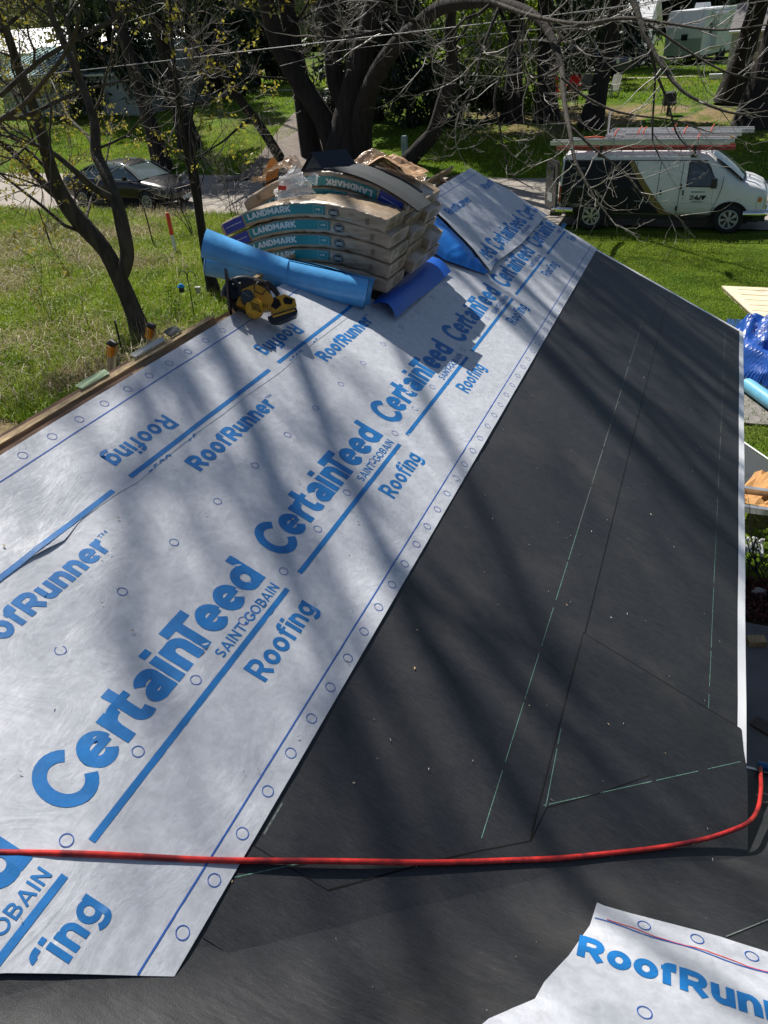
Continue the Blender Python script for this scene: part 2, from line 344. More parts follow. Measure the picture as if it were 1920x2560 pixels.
# far slope beyond the ridge, steeper
RX = -1.025 - PC * 1.66; RZ = 3.041 + PS * 1.66
def R3(y, s, h=0.0): return (RX - s * .8 - .6 * h, y, RZ - s * .6 + .8 * h)
hb(slab([(-3, .02), (UE, .02), (UE, 2.2), (-3, 2.2)], R3, .03, -.03), 'roof_deck', PLY)
mb = MB(); mb.box(((-4.1 + .28) / 2, 2.6, 1.13), (4.38, 11.2, 2.2)); mb.box((1.4, -.6, .85), (2.6, 6.6, 1.7))
hb(mb, 'wall', mat('cream siding', (0.55, 0.52, 0.45), .7, var=.05, bump=.2, bs=3, stretch=(.1, .1, 30)))
mb = MB(); mb.add([(-3.9, 8.2, 2.2), (.28, 8.2, 2.2), (RX, 8.2, RZ - .06)], [(0, 1, 2)]); hb(mb, 'gable', MATS['cream siding'])
# drip edges: a folded metal strip with flange, nose and face
def drip(path, out, name='drip_edge'):
    mbx = MB()
    V = []
    for i, (a, b) in enumerate(path):
        ox, oy = out[i] if isinstance(out, list) else out
        pts = [(a - ox * .02, b - oy * .02, .0042), (a + ox * .026, b + oy * .026, .0045), (a + ox * .032, b + oy * .032, -.002), (a + ox * .030, b + oy * .030, -.05)]
        V += [R(*p) for p in pts]
    n = 4; F = [(i * n + j, i * n + j + 1, (i + 1) * n + j + 1, (i + 1) * n + j) for i in range(len(path) - 1) for j in range(3)]
    mbx.add(V, F); return hb(mbx, name, WHITEP)
jit = lambda k: .0018 * math.sin(k * 1.7)
drip([(2.655 + k * (8.40 - 2.655) / 16, 1.716 + jit(k)) for k in range(17)], (0, 1))
drip([(8.38 + jit(k), 1.748 - k * (1.748 + 1.2) / 14) for k in range(15)], (1, 0))
mb = MB(); V = []                                              # the cross slope's own thin drip edge
for k in range(7):
    x = .60 + k * .36; V += [R2(x, 3.0, .004), R2(x, 3.03, .004), R2(x, 3.032, -.05)]
mb.add(V, [(3 * i + j, 3 * i + j + 1, 3 * i + 4 + j, 3 * i + 3 + j) for i in range(6) for j in range(2)]); hb(mb, 'drip_edge', WHITEP)
mb = MB(); mb.box((.50, 5.3, 2.19), (.03, 6.2, .16)); hb(mb, 'fascia', WHITEP)
# open ridge: rafters, split boards, plywood edges
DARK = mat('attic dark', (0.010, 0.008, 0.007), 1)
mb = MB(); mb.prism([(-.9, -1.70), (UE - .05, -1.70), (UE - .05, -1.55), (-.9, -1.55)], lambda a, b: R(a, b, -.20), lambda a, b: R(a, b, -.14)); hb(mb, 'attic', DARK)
def board(u0, u1, v0, v1, h0, h1, m, jitter=.003, name='board', seg=8):
    mbx = MB(); V = []
    for i in range(seg + 1):
        t = i / seg; u = u0 + (u1 - u0) * t; j = random.uniform(-jitter, jitter)
        V += [R(u, v0 + j, h0), R(u, v1 + j, h0), R(u, v1 + j * .5, h1), R(u, v0 + j * .5, h1)]
    F = [(4 * i + k, 4 * i + (k + 1) % 4, 4 * i + 4 + (k + 1) % 4, 4 * i + 4 + k) for i in range(seg) for k in range(4)] + [(3, 2, 1, 0), (4 * seg, 4 * seg + 1, 4 * seg + 2, 4 * seg + 3)]
    mbx.add(V, F); return hb(mbx, name, m)
board(-.6, 3.62, -1.655, -1.643, -.06, -.016, mat('edge of old plywood', (.50, .37, .20), .75, var=.45, vs=14, stretch=(6, 1, 6)), .0035, seg=34)
board(-.6, 2.9, -1.700, -1.683, -.07, -.040, WOODB, .005, seg=16)
board(-.6, 3.60, -1.676, -1.662, -.05, -.026, mat('pale split spruce', (0.40, 0.28, 0.15), .7, var=.3, vs=14, stretch=(10, 1, 10)), .002, seg=20)
board(-.6, 2.05, -1.638, -1.622, -.10, -.060, WOODB, .003, seg=14)
board(-.6, 1.75, -1.622, -1.606, -.08, -.045, mat('red-brown split board', (0.13, 0.045, 0.035), .8, var=.4, stretch=(8, 1, 8)), .003, seg=14)
board(-.6, 1.62, -1.604, -1.572, -.05, -.008, WOODB, .002, seg=12)
board(1.62, 2.84, -1.612, -1.582, -.05, -.010, WOODB, .004, seg=12)
board(2.79, 2.88, -1.60, -1.57, -.05, -.006, WOOD, .002, seg=2)
board(3.55, 3.66, -1.60, -1.575, -.05, -.004, WOOD, .002, seg=2)
board(4.1, 8.38, -1.72, -1.70, -.05, .03, WOOD, .003, seg=12)
board(6.3, 8.3, -1.66, -1.64, -.07, -.03, WOODB, .003, seg=8)
for u in (6.75, 7.9): board(u, u + .05, -1.70, -1.56, -.07, -.004, WOOD, .002, name='rafter', seg=2)
board(7.05, 7.12, -1.64, -1.55, -.03, .01, WOOD, .01, seg=2)

# ------------------------------------------------------------------ black self-adhered membrane
def felt_mat():
    m = bpy.data.materials.new('black granular membrane'); m.use_nodes = True; N = m.node_tree; L = N.links; b = N.nodes['Principled BSDF']
    b.inputs['Roughness'].default_value = .55; b.inputs['Specular IOR Level'].default_value = .6
    tc = N.nodes.new('ShaderNodeTexCoord')
    def noise(sc, det, st=None, rough=.5):
        n = N.nodes.new('ShaderNodeTexNoise'); n.inputs['Scale'].default_value = sc; n.inputs['Detail'].default_value = det; n.inputs['Roughness'].default_value = rough
        if st:
            mp = N.nodes.new('ShaderNodeMapping'); mp.inputs['Scale'].default_value = st; mp.inputs['Rotation'].default_value = (0, 0, .25); L.new(tc.outputs['Object'], mp.inputs[0]); L.new(mp.outputs[0], n.inputs['Vector'])
        else: L.new(tc.outputs['Object'], n.inputs['Vector'])
        return n.outputs['Fac']
    def ramp(f, p0, c0, p1, c1):
        r = N.nodes.new('ShaderNodeValToRGB'); r.color_ramp.elements[0].position = p0; r.color_ramp.elements[1].position = p1
        r.color_ramp.elements[0].color = (*c0, 1); r.color_ramp.elements[1].color = (*c1, 1); L.new(f, r.inputs[0]); return r.outputs[0]
    def mixc(f, a, bb, mode='MIX'):
        x = N.nodes.new('ShaderNodeMix'); x.data_type = 'RGBA'; x.blend_type = mode
        if hasattr(f, 'links'): L.new(f, x.inputs[0])
        else: x.inputs[0].default_value = f
        L.new(a, x.inputs[6]); L.new(bb, x.inputs[7]); return x.outputs[2]
    base = ramp(noise(240, 3, rough=.8), .3, (0.0048, 0.0053, 0.007), .75, (0.031, 0.0325, 0.038))
    grain = ramp(noise(30, 5, (1, 6, 1)), .35, (0.6, .6, .6), .7, (1.3, 1.3, 1.3))
    c = mixc(1.0, base, grain, 'MULTIPLY')
    dust = ramp(noise(2.3, 6, rough=.65), .5, (0, 0, 0), .75, (.40, .40, .40)); dc = N.nodes.new('ShaderNodeRGB'); dc.outputs[0].default_value = (0.060, 0.056, 0.046, 1)
    c = mixc(dust, c, dc.outputs[0]); L.new(c, b.inputs['Base Color'])
    bp = N.nodes.new('ShaderNodeBump'); bp.inputs['Strength'].default_value = .45; bp.inputs['Distance'].default_value = .0014; L.new(noise(330, 2), bp.inputs['Height'])
    b2 = N.nodes.new('ShaderNodeBump'); b2.inputs['Strength'].default_value = .3; b2.inputs['Distance'].default_value = .015; L.new(noise(7, 5, (1, 3, 1)), b2.inputs['Height'])
    L.new(b2.outputs[0], bp.inputs['Normal']); L.new(bp.outputs[0], b.inputs['Normal']); return m
FELT = felt_mat()
def sheet(name, poly, fn, h, m, step=.05, thick=.002, parent=None, hf=None):
    """a polygon laid on a surface as a finely gridded sheet with a turned-down edge"""
    bm = bmesh.new(); vs = [bm.verts.new((a, b, 0)) for a, b in poly]; bm.faces.new(vs); 
    for ax in (0, 1):
        lo = min(p[ax] for p in poly); hi = max(p[ax] for p in poly); q = lo + step
        while q < hi:
            co = (q, 0, 0) if ax == 0 else (0, q, 0)
            bmesh.ops.bisect_plane(bm, geom=bm.verts[:] + bm.edges[:] + bm.faces[:], plane_co=co, plane_no=((1, 0, 0), (0, 1, 0))[ax]); q += step
    be = [e for e in bm.edges if e.is_boundary]
    top = set(bm.verts)
    for e in be: e.smooth = False
    r = bmesh.ops.extrude_edge_only(bm, edges=be); low = [g for g in r['geom'] if isinstance(g, bmesh.types.BMVert)]
    for v in top:
        a, b = v.co.x, v.co.y; hh = h + (float(hf(a, b)) if hf else 0); v.co = Vector(fn(a, b, hh))
    for v in low:
        a, b = v.co.x, v.co.y; hh = h + (float(hf(a, b)) if hf else 0) - thick; v.co = Vector(fn(a, b, hh))
    bmesh.ops.recalc_face_normals(bm, faces=bm.faces[:])
    me = bpy.data.meshes.new(name); bm.to_mesh(me); bm.free(); me.materials.append(m)
    n = Vector(fn(0, 0, 1)) - Vector(fn(0, 0, 0)); mid = me.polygons[len(me.polygons) // 2]
    if mid.normal.dot(n) < 0: me.flip_normals()
    for p in me.polygons: p.use_smooth = p.normal.dot(n) > .5
    o = bpy.data.objects.new(name, me); COL.objects.link(o); o.parent = parent; return o
def strip_sheet(name, astart, aend, b0, b1, fn, h, m, da=.04, db=.04, thick=.003, parent=None, hf=None):
    """a long sheet between the curves b0(a), b1(a) and the ends astart(b), aend(b), as one smooth grid with a turned-down edge"""
    bl, bh = b0(3.0), b1(3.0); nb = max(2, int(abs(bh - bl) / db)); t = np.linspace(0, 1, nb + 1)
    A0 = np.array([astart(bl + (bh - bl) * q) for q in t]); A1 = np.array([aend(bl + (bh - bl) * q) for q in t])
    na = int((A1.max() - A0.min()) / da); s_ = np.linspace(0, 1, na + 1)
    A = A0[None, :] + (A1 - A0)[None, :] * s_[:, None]; B0 = np.vectorize(b0)(A); B1 = np.vectorize(b1)(A); B = B0 + (B1 - B0) * t[None, :]
    Hh = h + (hf(A, B) if hf else 0 * A); V = np.stack(np.broadcast_arrays(*fn(A, B, Hh)), -1); I = np.arange(V[..., 0].size).reshape(A.shape)
    q = np.stack([I[:-1, :-1], I[1:, :-1], I[1:, 1:], I[:-1, 1:]], -1).reshape(-1, 4)
    rim = np.concatenate([I[:, 0], I[-1, 1:], I[-2::-1, -1], I[0, -2:0:-1]]); Vf = V.reshape(-1, 3)
    Al, Bl, Hl = A.ravel()[rim], B.ravel()[rim], Hh.ravel()[rim] - thick; low = np.stack(np.broadcast_arrays(*fn(Al, Bl, Hl)), -1)
    n0 = len(Vf); top2 = Vf[rim]; k = len(rim); j = np.arange(k); jn = (j + 1) % k      # the rim has its own vertices so the edge stays crisp
    side = np.stack([n0 + j, n0 + jn, n0 + k + jn, n0 + k + j], -1)
    o = mesh_obj(name, np.concatenate([Vf, top2, low]), np.concatenate([q, side]), m, parent, smooth=True)
    n = Vector(fn(0, 0, 1)) - Vector(fn(0, 0, 0))
    if o.data.polygons[5].normal.dot(n) < 0: o.data.flip_normals()
    return o
C0 = lambda c: (lambda q: c)
def pw(pts):
    xs_ = [p[0] for p in pts]; ys_ = [p[1] for p in pts]; return lambda q: float(np.interp(q, xs_, ys_))
fh = lambda a, b: .0010 * fbm(a * 4, b * 4, 77, 2) + .002 * np.maximum(0, vnoise(a * 1.3, b * 1.3, 5))
f1 = strip_sheet('roofing_membrane', pw([(.86, 1.27), (1.70, 2.16), (1.76, 2.185)]), C0(UE), C0(.86), pw([(2, 1.742), (2.6, 1.741), (2.62, 1.722), (3.2, 1.708), (4.3, 1.712), (5.2, 1.704), (6, 1.711), (8.4, 1.705)]), R, .001, FELT, .1, .1, .003, hf=fh)
tag(f1, 'black membrane strip along the eave beside the white drip edge', 'roofing membrane', 'black membrane strips')
f2 = strip_sheet('roofing_membrane', pw([(-.45, .25), (.888, 1.35)]), C0(8.395), C0(-.45), pw([(1.3, .888), (5, .882), (8.4, .888)]), R, .0035, FELT, .1, .1, .0025, hf=fh)
tag(f2, 'black membrane strip between the white printed sheet and the eave strip', 'roofing membrane', 'black membrane strips')
f3 = sheet('roofing_membrane', [(2.85, .878), (2.838, 1.716), (2.72, 1.726), (2.60, 1.7445), (2.187, 1.7445), (1.45, .93), (1.15, .58), (.86, .3), (.86, .05), (1.151, .04), (1.157, .304), (1.429, .578), (1.667, .844), (1.557, .716), (1.697, .876), (1.832, .874)], R, .0062, FELT, .12, .0025, hf=fh)
tag(f3, 'black membrane patch over the corner where the two slopes meet', 'roofing membrane', 'black membrane strips')
mb = MB(); V = []                                              # cross slope and soft valley as one sheet
def R2v(x, y, h=0.0):
    """cross-slope surface that runs up onto the main slope with a rounded valley"""
    z2 = 2.264 - 0.498 * (y - 2.19); z1 = 3.041 - 0.498 * (x + 1.025)
    d = z1 - z2; k = .035; m = max(z1, z2) + k * math.exp(-abs(d) / .06) * .5
    return (x, y + .3 * h, m + h)
def xv(y): return min(.538, y - 1.655 - .05 - .16 * min(1, max(0, (2.12 - y) / .35)))
def lowf(s_, t):
    y = -3.3 + t * 6.31; x0 = xv(y); x = x0 + s_ ** 2.2 * (2.9 - x0)
    z2 = 2.264 - 0.498 * (y - 2.19); z1 = 3.041 - 0.498 * (x + 1.025) + .0015
    z = max(z2, z1) if y < 2.2 else z2; k_ = .10 * min(1, max(.1, (2.15 - y) / .35)); d_ = abs(z1 - z2)
    if y < 2.2 and d_ < k_: z += (k_ - d_) ** 2 / (4 * k_)
    return (x, y, z + .001 + .003 * float(fbm(x * 2.4, y * 2.4, 55, 2)) * min(1, s_ * 4))
mb = MB(); mb.grid(lowf, 90, 120); f4 = mb.build('roofing_membrane', FELT)
tag(f4, 'broad black membrane on the near cross slope, under the small printed sheet', 'roofing membrane', 'black membrane strips')
CHALK = mat('pale green chalk', (0.12, 0.24, 0.19), .9, var=.3, vs=90)
CHALKG = mat('faded chalk', (0.13, 0.155, 0.145), .9, var=.35, vs=90)
def onf(h0): return lambda a, b, h=0: R(a, b, h0 + float(fh(a, b)) + .0009)
def dashes(par, pts, m, w=.006, h=.009, gap=.05, period=.30, fn=R, phase=0):
    a, b = Vector(pts[0]), Vector(pts[1]); Ln = (b - a).length; d = (b - a) / Ln; q = phase
    while q < Ln:
        e = min(Ln, q + period - gap + random.uniform(-.04, .03)); mbx = MB(); ribbon(mbx, [a + d * q, a + d * e], w, onf({f1: .001, f2: .0035, f3: .0062}[par]), 0, .1); mbx.build('chalk_line', m, par); q += period
dashes(f2, [(1.60, .706), (3.6, .708)], CHALK, .0029, .0105, .035, .34)
dashes(f2, [(3.6, .708), (8.3, .708)], CHALKG, .004, .0105, .05, .5)
dashes(f1, [(2.72, 1.546), (4.4, 1.543)], CHALK, .0027, .0065, .03, .28); dashes(f1, [(4.45, 1.543), (8.2, 1.54)], CHALKG, .004, .0065, .05, .45)
dashes(f3, [(1.86, .90), (2.244, .884)], CHALK, .0031, .0155, .03, .30); dashes(f3, [(2.64, 1.71), (1.86, .89)], CHALK, .0031, .0155, .03, .28)
dashes(f3, [(1.63, .67), (1.02, .02)], CHALK, .0031, .0155, .05, .3, phase=.62)
dashes(f2, [(.90, .05), (1.32, .055)], CHALKG, .006, .0105, .03, .3)
r2w = lambda a, b, h=0: R2(a, b, h)
mb = MB(); ribbon(mb, [(.42, 1.64), (.62, 1.86)], .004, r2w, .005); mb.build('chalk_line', CHALKG, f4)

CUT = mat('cut edge shadow gap', (0.004, 0.004, 0.004), 1)  # thin black strips paint the shadow along the membrane edges
def cutline(par, pts, w, h0): mbx = MB(); ribbon(mbx, pts, w, onf(h0), 0, .1); mbx.build('cut_edge_shadow', CUT, par)
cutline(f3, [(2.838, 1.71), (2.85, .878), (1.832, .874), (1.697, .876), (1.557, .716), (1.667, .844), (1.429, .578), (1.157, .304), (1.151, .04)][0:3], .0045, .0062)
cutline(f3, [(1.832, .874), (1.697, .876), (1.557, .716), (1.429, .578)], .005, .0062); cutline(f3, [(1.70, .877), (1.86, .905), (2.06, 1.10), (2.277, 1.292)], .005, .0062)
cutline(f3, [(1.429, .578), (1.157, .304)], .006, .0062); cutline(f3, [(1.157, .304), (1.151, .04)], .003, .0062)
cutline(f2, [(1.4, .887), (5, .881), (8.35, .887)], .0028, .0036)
# ------------------------------------------------------------------ printed underlayment
def sheet_mat(name, c=(0.53, 0.55, 0.595)):
    m = bpy.data.materials.new(name); m.use_nodes = True; N = m.node_tree; L = N.links; b = N.nodes['Principled BSDF']
    b.inputs['Roughness'].default_value = .42; b.inputs['Specular IOR Level'].default_value = .75
    tc = N.nodes.new('ShaderNodeTexCoord')
    def noise(sc, det, rough=.6, st=None, dist=0):
        n = N.nodes.new('ShaderNodeTexNoise'); n.inputs['Scale'].default_value = sc; n.inputs['Detail'].default_value = det; n.inputs['Roughness'].default_value = rough; n.inputs['Distortion'].default_value = dist
        if st:
            mp = N.nodes.new('ShaderNodeMapping'); mp.inputs['Scale'].default_value = st; L.new(tc.outputs['Object'], mp.inputs[0]); L.new(mp.outputs[0], n.inputs['Vector'])
        else: L.new(tc.outputs['Object'], n.inputs['Vector'])
        return n.outputs['Fac']
    r = N.nodes.new('ShaderNodeValToRGB'); r.color_ramp.elements[0].position = .3; r.color_ramp.elements[1].position = .72
    r.color_ramp.elements[0].color = (*[x * .80 for x in c], 1); r.color_ramp.elements[1].color = (*[min(1, x * 1.12) for x in c], 1)
    L.new(noise(24, 8, .72, dist=.4), r.inputs[0]); L.new(r.outputs[0], b.inputs['Base Color'])
    prev = None
    for sc, det, ds, stn, st, dist in ((4, 4, .014, .5, (1, .7, 1), 1.0), (17, 5, .0035, .45, (1, .5, 1), 1.0), (90, 4, .0009, .6, (1, .3, 1), .6)):
        bp = N.nodes.new('ShaderNodeBump'); bp.inputs['Strength'].default_value = stn; bp.inputs['Distance'].default_value = ds
        L.new(noise(sc, det, .6, st, dist), bp.inputs['Height'])
        if prev: L.new(prev, bp.inputs['Normal'])
        prev = bp.outputs[0]
    L.new(prev, b.inputs['Normal']); return m
UND = sheet_mat('grey-white woven underlayment')
UNDB = mat('blue underside of underlayment', (0.02, 0.22, 0.72), .32, var=.12, vs=20, bump=.35, bs=30, bd=.006)
def wr(a, b, seed=0):
    """wrinkles of a loosely tacked sheet (metres)"""
    n = fbm(a * 2.2, b * 2.2, 11 + seed, 2); c = np.abs(fbm(a * 3.1 + b * 1.7, b * 3.0 - a * 1.2, 19 + seed, 2))
    return .0045 * n + .009 * np.maximum(0, .10 - c) / .10 * (vnoise(a * 1.1, b * 1.1, 7 + seed) + .2) + .0012 * fbm(a * 9, b * 9, 3 + seed, 2) + .003
U1 = [(.545, -.334), (.634, -.171), (.743, .036), (3, .034), (5.5, .030), (8.40, .022), (8.44, -.2), (8.46, -.72), (8.44, -1.18), (-.2, -1.18), (-.2, -1.0)]
s1 = strip_sheet('underlayment_sheet', pw([(-1.18, -.05), (-.334, .545), (-.171, .634), (.036, .743)]), pw([(-1.18, 8.44), (-.72, 8.46), (-.2, 8.44), (.03, 8.40)]), C0(-1.18), pw([(.7, .036), (3, .034), (5.5, .030), (8.4, .022)]), R, .0105, UND, .035, .035, .004, hf=lambda a, b: wr(a, b))
tag(s1, 'long grey-white printed underlayment sheet running the length of the roof next to the black membrane', 'underlayment sheet', 'printed underlayment sheets')
seamp = [(-.2, -1.14), (.3, -1.15), (1.0, -1.16), (1.457, -1.162), (1.6, -1.15), (1.735, -1.124), (1.857, -1.150), (2.073, -1.141), (2.183, -1.124), (2.4, -1.133), (2.62, -1.135), (2.85, -1.126), (3.07, -1.127), (3.423, -1.111), (3.8, -1.125), (4.3, -1.118), (4.9, -1.13), (6.4, -1.12)]
hump = lambda a, b: .010 * np.exp(-((a - 1.66) / .09) ** 2 - ((b + 1.15) / .035) ** 2)
s2 = strip_sheet('underlayment_sheet', C0(-.2), C0(6.4), pw([(-.2, -1.58), (2.9, -1.577), (6.4, -1.574)]), pw(seamp), R, .0125, UND, .035, .03, .0025, hf=lambda a, b: wr(a, b) + hump(a, b))
tag(s2, 'narrow grey-white printed sheet along the ridge, its lettering upside down', 'underlayment sheet', 'printed underlayment sheets')
def on1(a, b, h=0): return R(a, b, .0105 + float(wr(a, b)) + h)
def on2(a, b, h=0): return R(a, b, .0125 + float(wr(a, b)) + float(hump(a, b)) + h)
def lay(s, par, on, u0, base, width, cap, bold, space=1.0, flip=False, clip=None, h=.0013):
    """lettering along the ridge direction; upright letters have their tops towards the ridge"""
    if flip: fn = lambda x, y: on(u0 - x, base + y, h)
    else: fn = lambda x, y: on(u0 + x, base - y, h)
    return text_on(s, 'lettering', fn, width, cap, PRINT, par, bold, space, .035, clip)
def brand(s, par, on, u0, base, width, cap, clip=None, w=.243, h=.0012, up=1, name='lettering', m=None, vclip=None, slant=None):
    g = GLYPHS(s); tot = max(x + wd for x, wd, _ in g); mbx = MB(); k = 0; sx = width / tot
    for x, wd, strokes in g:
        for st, ww in strokes:
            pts = [((x + a) * sx, b * cap) for a, b in st]; pts2 = [p for p in pts if (clip is None or clip[0] < u0 + p[0] < clip[1]) and (vclip is None or p[1] < vclip) and (slant is None or (u0 + p[0]) - .546 * (base - p[1]) > slant)]
            k += 1
            if len(pts2) < 2: continue
            ribbon(mbx, [(u0 + a * up, base - b * up) for a, b in pts2], w * ww * (cap + sx) / 2, on, h + .00006 * (k % 3), .03)
    return mbx.build(name, m or PRINT, par) if mbx.f else None
P0 = 1.306
for k in range(-1, 6):
    o = P0 * k
    cl = [((0.755 - .935 - o if False else (.70 - .935 - o), 0, 0), (-1, 0, 0))] if k == -1 else None
    if k == -1:
        brand('CertainTeed', s1, on1, .935 + o, -.453, 1.162, .166, (.48, 9))
        brand('SAINT-GOBAIN', s1, on1, 1.66 + o, -.382, .432, .044, (.55, 9), w=.16)
        brand('Roofing', s1, on1, 1.668 + o, -.210, .432, .095, w=.195, slant=.737)
    else:
        if .935 + o < 8.3: brand('CertainTeed', s1, on1, .935 + o, -.453, 1.162, .166, (0, 8.4))
        if 1.66 + o < 8.2:
            brand('SAINT-GOBAIN', s1, on1, 1.66 + o, -.382, .432, .044, w=.16)
            brand('Roofing', s1, on1, 1.668 + o, -.210, .432, .095, (0, 8.37), w=.195)
    mb = MB(); a0 = max(.91 + o, .53); a1 = min(2.106 + o, 8.38)
    if a1 > a0: ribbon(mb, [(a0, -.355), (a1, -.355)], .022, on1, .0013, .035); mb.build('printed_line', PRINT, s1)
mb = MB(); ribbon(mb, [(.70, -.047), (8.40, -.045)], .0055, on1, .0013, .035); mb.build('printed_line', PRINTD, s1)
def rings(par, on, spots, r, w=.0035):
    for a, b in spots:
        mbx = MB(); ribbon(mbx, [(a + r * math.cos(t), b + r * math.sin(t)) for t in np.linspace(0, 2 * math.pi, 25)[:-1]], w, on, .0013, 1, closed=True); mbx.build('printed_ring', PRINTD, par)
rings(s1, on1, [(.84 + .1605 * k, -.004) for k in range(0, 47)], .0185, .0028)
rings(s1, on1, [(.876 + .3255 * k, -.412) for k in range(0, 23) if not 1.62 < (.876 + .3255 * k) % P0 + 0 < 0], .0185, .0028)
rings(s1, on1, [(.375 + .3255 * k, -.826) for k in range(0, 25)], .0175, .0028)
for k in range(-1, 5):
    u0 = 1.107 + 1.3245 * k
    cl = [((.0 - u0, 0, 0), (-1, 0, 0))] if k == -1 else None
    brand('RoofRunner', s1, on1, u0, -.980, .715, .088, (.03, 6.35), w=.25)
    lay('TM', s1, on1, u0 + .722, -1.040, .045, .022, .012)
# ridge sheet, printed the other way up
for k in range(-1, 3):
    o = P0 * k
    brand('Roofing', s2, on2, 2.622 + o, -1.311, .438, .093, w=.195, up=-1)
    brand('SAINT-GOBAIN', s2, on2, 2.63 + o, -1.1415, .432, .044, w=.16, up=-1, vclip=.017)
for a, b in ((.95, 2.066), (2.179, 3.388), (3.49, 4.69)):
    mb = MB(); ribbon(mb, [(a if a > 1 else -.15, -1.164), (b, -1.162)], .022, on2, .0013, .035); mb.build('printed_line', PRINT, s2)
mb = MB(); ribbon(mb, [(-.15, -1.479), (6.3, -1.478)], .0055, on2, .0013, .035); mb.build('printed_line', PRINTD, s2)
rings(s2, on2, [(1.305 + .1677 * k, -1.5235) for k in range(-6, 24)], .0185, .0028)
# ------------------------------------------------------------------ more printed underlayment: far piece, small near piece
def lift3(a, b): return .008 + .055 * np.exp(-np.maximum(0, (a - 6.22 + (-(b + .63)) * -.72)) / .16) * np.clip((-b - .55) / .3, 0, 1) + .008 * np.maximum(0, fbm(a * 1.6 + b, b * 2.4, 61, 2) + .1)
def wr3(a, b): return .0225 + lift3(a, b) + 1.5 * wr(a, b, 90) + .012 * np.abs(vnoise(a * 1.4 + b * 2.2, b * 3.4 - a * .6, 63))
def on3(a, b, h=0): return R(a, b, float(wr3(a, b)) + h)
near3 = pw([(-1.575, 6.86), (-1.45, 6.80), (-1.24, 6.62), (-.95, 6.42), (-.8, 6.30), (-.62, 6.20)])
far3 = pw([(-1.575, 8.60), (-1.3, 8.575), (-1.1, 8.60), (-.93, 8.54), (-.60, 8.49)])
s3 = strip_sheet('underlayment_sheet', near3, far3, C0(-1.575), pw([(6.2, -.63), (6.45, -.655), (6.9, -.627), (7.3, -.60), (8.5, -.61)]), R, 0, UND, .035, .03, .002, hf=wr3)
tag(s3, 'loose wrinkled printed sheet at the far ridge end, folded back to a blue underside', 'underlayment sheet', 'printed underlayment sheets')
brand('CertainTeed', s3, on3, 5.55, -.70, 1.16, .17, (6.40, 9)); brand('CertainTeed', s3, on3, 6.78, -.70, 1.12, .17); brand('CertainTeed', s3, on3, 8.00, -.70, 1.15, .17, (7, 8.48))
brand('RoofRunner', s3, on3, 6.92, -1.25, .73, .088, w=.25); brand('RoofRunner', s3, on3, 8.19, -1.25, .73, .088, (8, 8.55), w=.25)
brand('SAINT-GOBAIN', s3, on3, 7.45, -.645, .40, .040, w=.16); brand('SAINT-GOBAIN', s3, on3, 6.16, -.645, .40, .040, (6.28, 9), w=.16)
mb = MB(); ribbon(mb, [(6.84, -1.478), (8.57, -1.48)], .0055, on3, .0013, .035); mb.build('printed_line', PRINTD, s3)
rings(s3, on3, [(6.75 + .3255 * k, -1.05) for k in range(5)] + [(6.95 + .16 * k, -1.53) for k in range(10)], .018, .0028)
edge = [(6.84, -1.50, .03), (6.79, -1.45, .055), (6.62, -1.24, .068), (6.42, -.95, .066), (6.28, -.78, .042), (6.19, -.63, .022)]
base = [(6.60, -1.46, .03), (6.30, -1.36, .03), (5.98, -1.20, .025), (5.95, -.98, .02), (6.06, -.80, .02), (6.16, -.66, .018)]
def ipt(L_, t):
    t *= len(L_) - 1; i = min(int(t), len(L_) - 2); f = t - i; f = f * f * (3 - 2 * f) * .4 + f * .6; return [L_[i][k] * (1 - f) + L_[i + 1][k] * f for k in range(3)]
def flapf(s_, t):
    a = ipt(edge, t); b = ipt(base, t); q = 1 - s_; bulge = .07 * math.sin(math.pi * min(1, s_ * .9)) * math.sin(math.pi * (t * .9 + .05))
    c = .075 * abs(float(fbm(s_ * 2.5 + t * 3, t * 7, 71, 2))) * math.sin(math.pi * s_)
    return R(a[0] * q + b[0] * s_, a[1] * q + b[1] * s_, a[2] * q + b[2] * s_ + bulge + c)
mb = MB(); mb.grid(flapf, 26, 60); o = mb.build('underside_flap', UNDB, s3)

pol = [(.012, 1.592), (.033, 1.588), (.3, 1.607), (.402, 1.614), (.541, 1.612), (.95, 1.60), (.95, .4), (-.32, .35), (-.25, .90), (-.21, .987), (-.109, 1.109), (-.095, 1.176), (-.044, 1.311), (.001, 1.473)]
h4 = lambda a, b: .004 + 1.2 * float(wr(a, b, 140)) + .008 * max(0, float(vnoise(a * 5, b * 5, 33)))
s4 = sheet('underlayment_sheet', pol, lambda a, b, h: R2(a, b, h), .006, UND, .04, .004, hf=h4)
tag(s4, 'small torn printed underlayment piece on the near cross slope with a red snapped line', 'underlayment sheet', 'printed underlayment sheets')
def on4(a, b, h=0): return R2(a, b, .006 + h4(a, b) + h + .0006)
wavy = lambda x: .006 * math.sin(x * 24)
def brand4(s, x0, y0, wd, cap, w):
    g = GLYPHS(s); tot = max(x + q for x, q, _ in g); sx = wd / tot; mbx = MB(); k = 0
    for x, q, st_ in g:
        for st, ww in st_:
            pts = [(x0 + (x + a) * sx, y0 + b * cap) for a, b in st]; pts = [p for p in pts if p[0] < .94]; k += 1
            if len(pts) > 1: ribbon(mbx, pts, w * ww * (cap + sx) / 2, on4, .0011 + .00006 * (k % 3), .03)
    mbx.build('lettering', PRINT, s4)
brand4('RoofRunner', -.022, 1.322, .715, .092, .25)
mb = MB(); ribbon(mb, [(.012 + k * .03, 1.512 + wavy(.02 + k * .03) * .8) for k in range(31)], .0045, on4, .0012); mb.build('printed_line', PRINTD, s4)
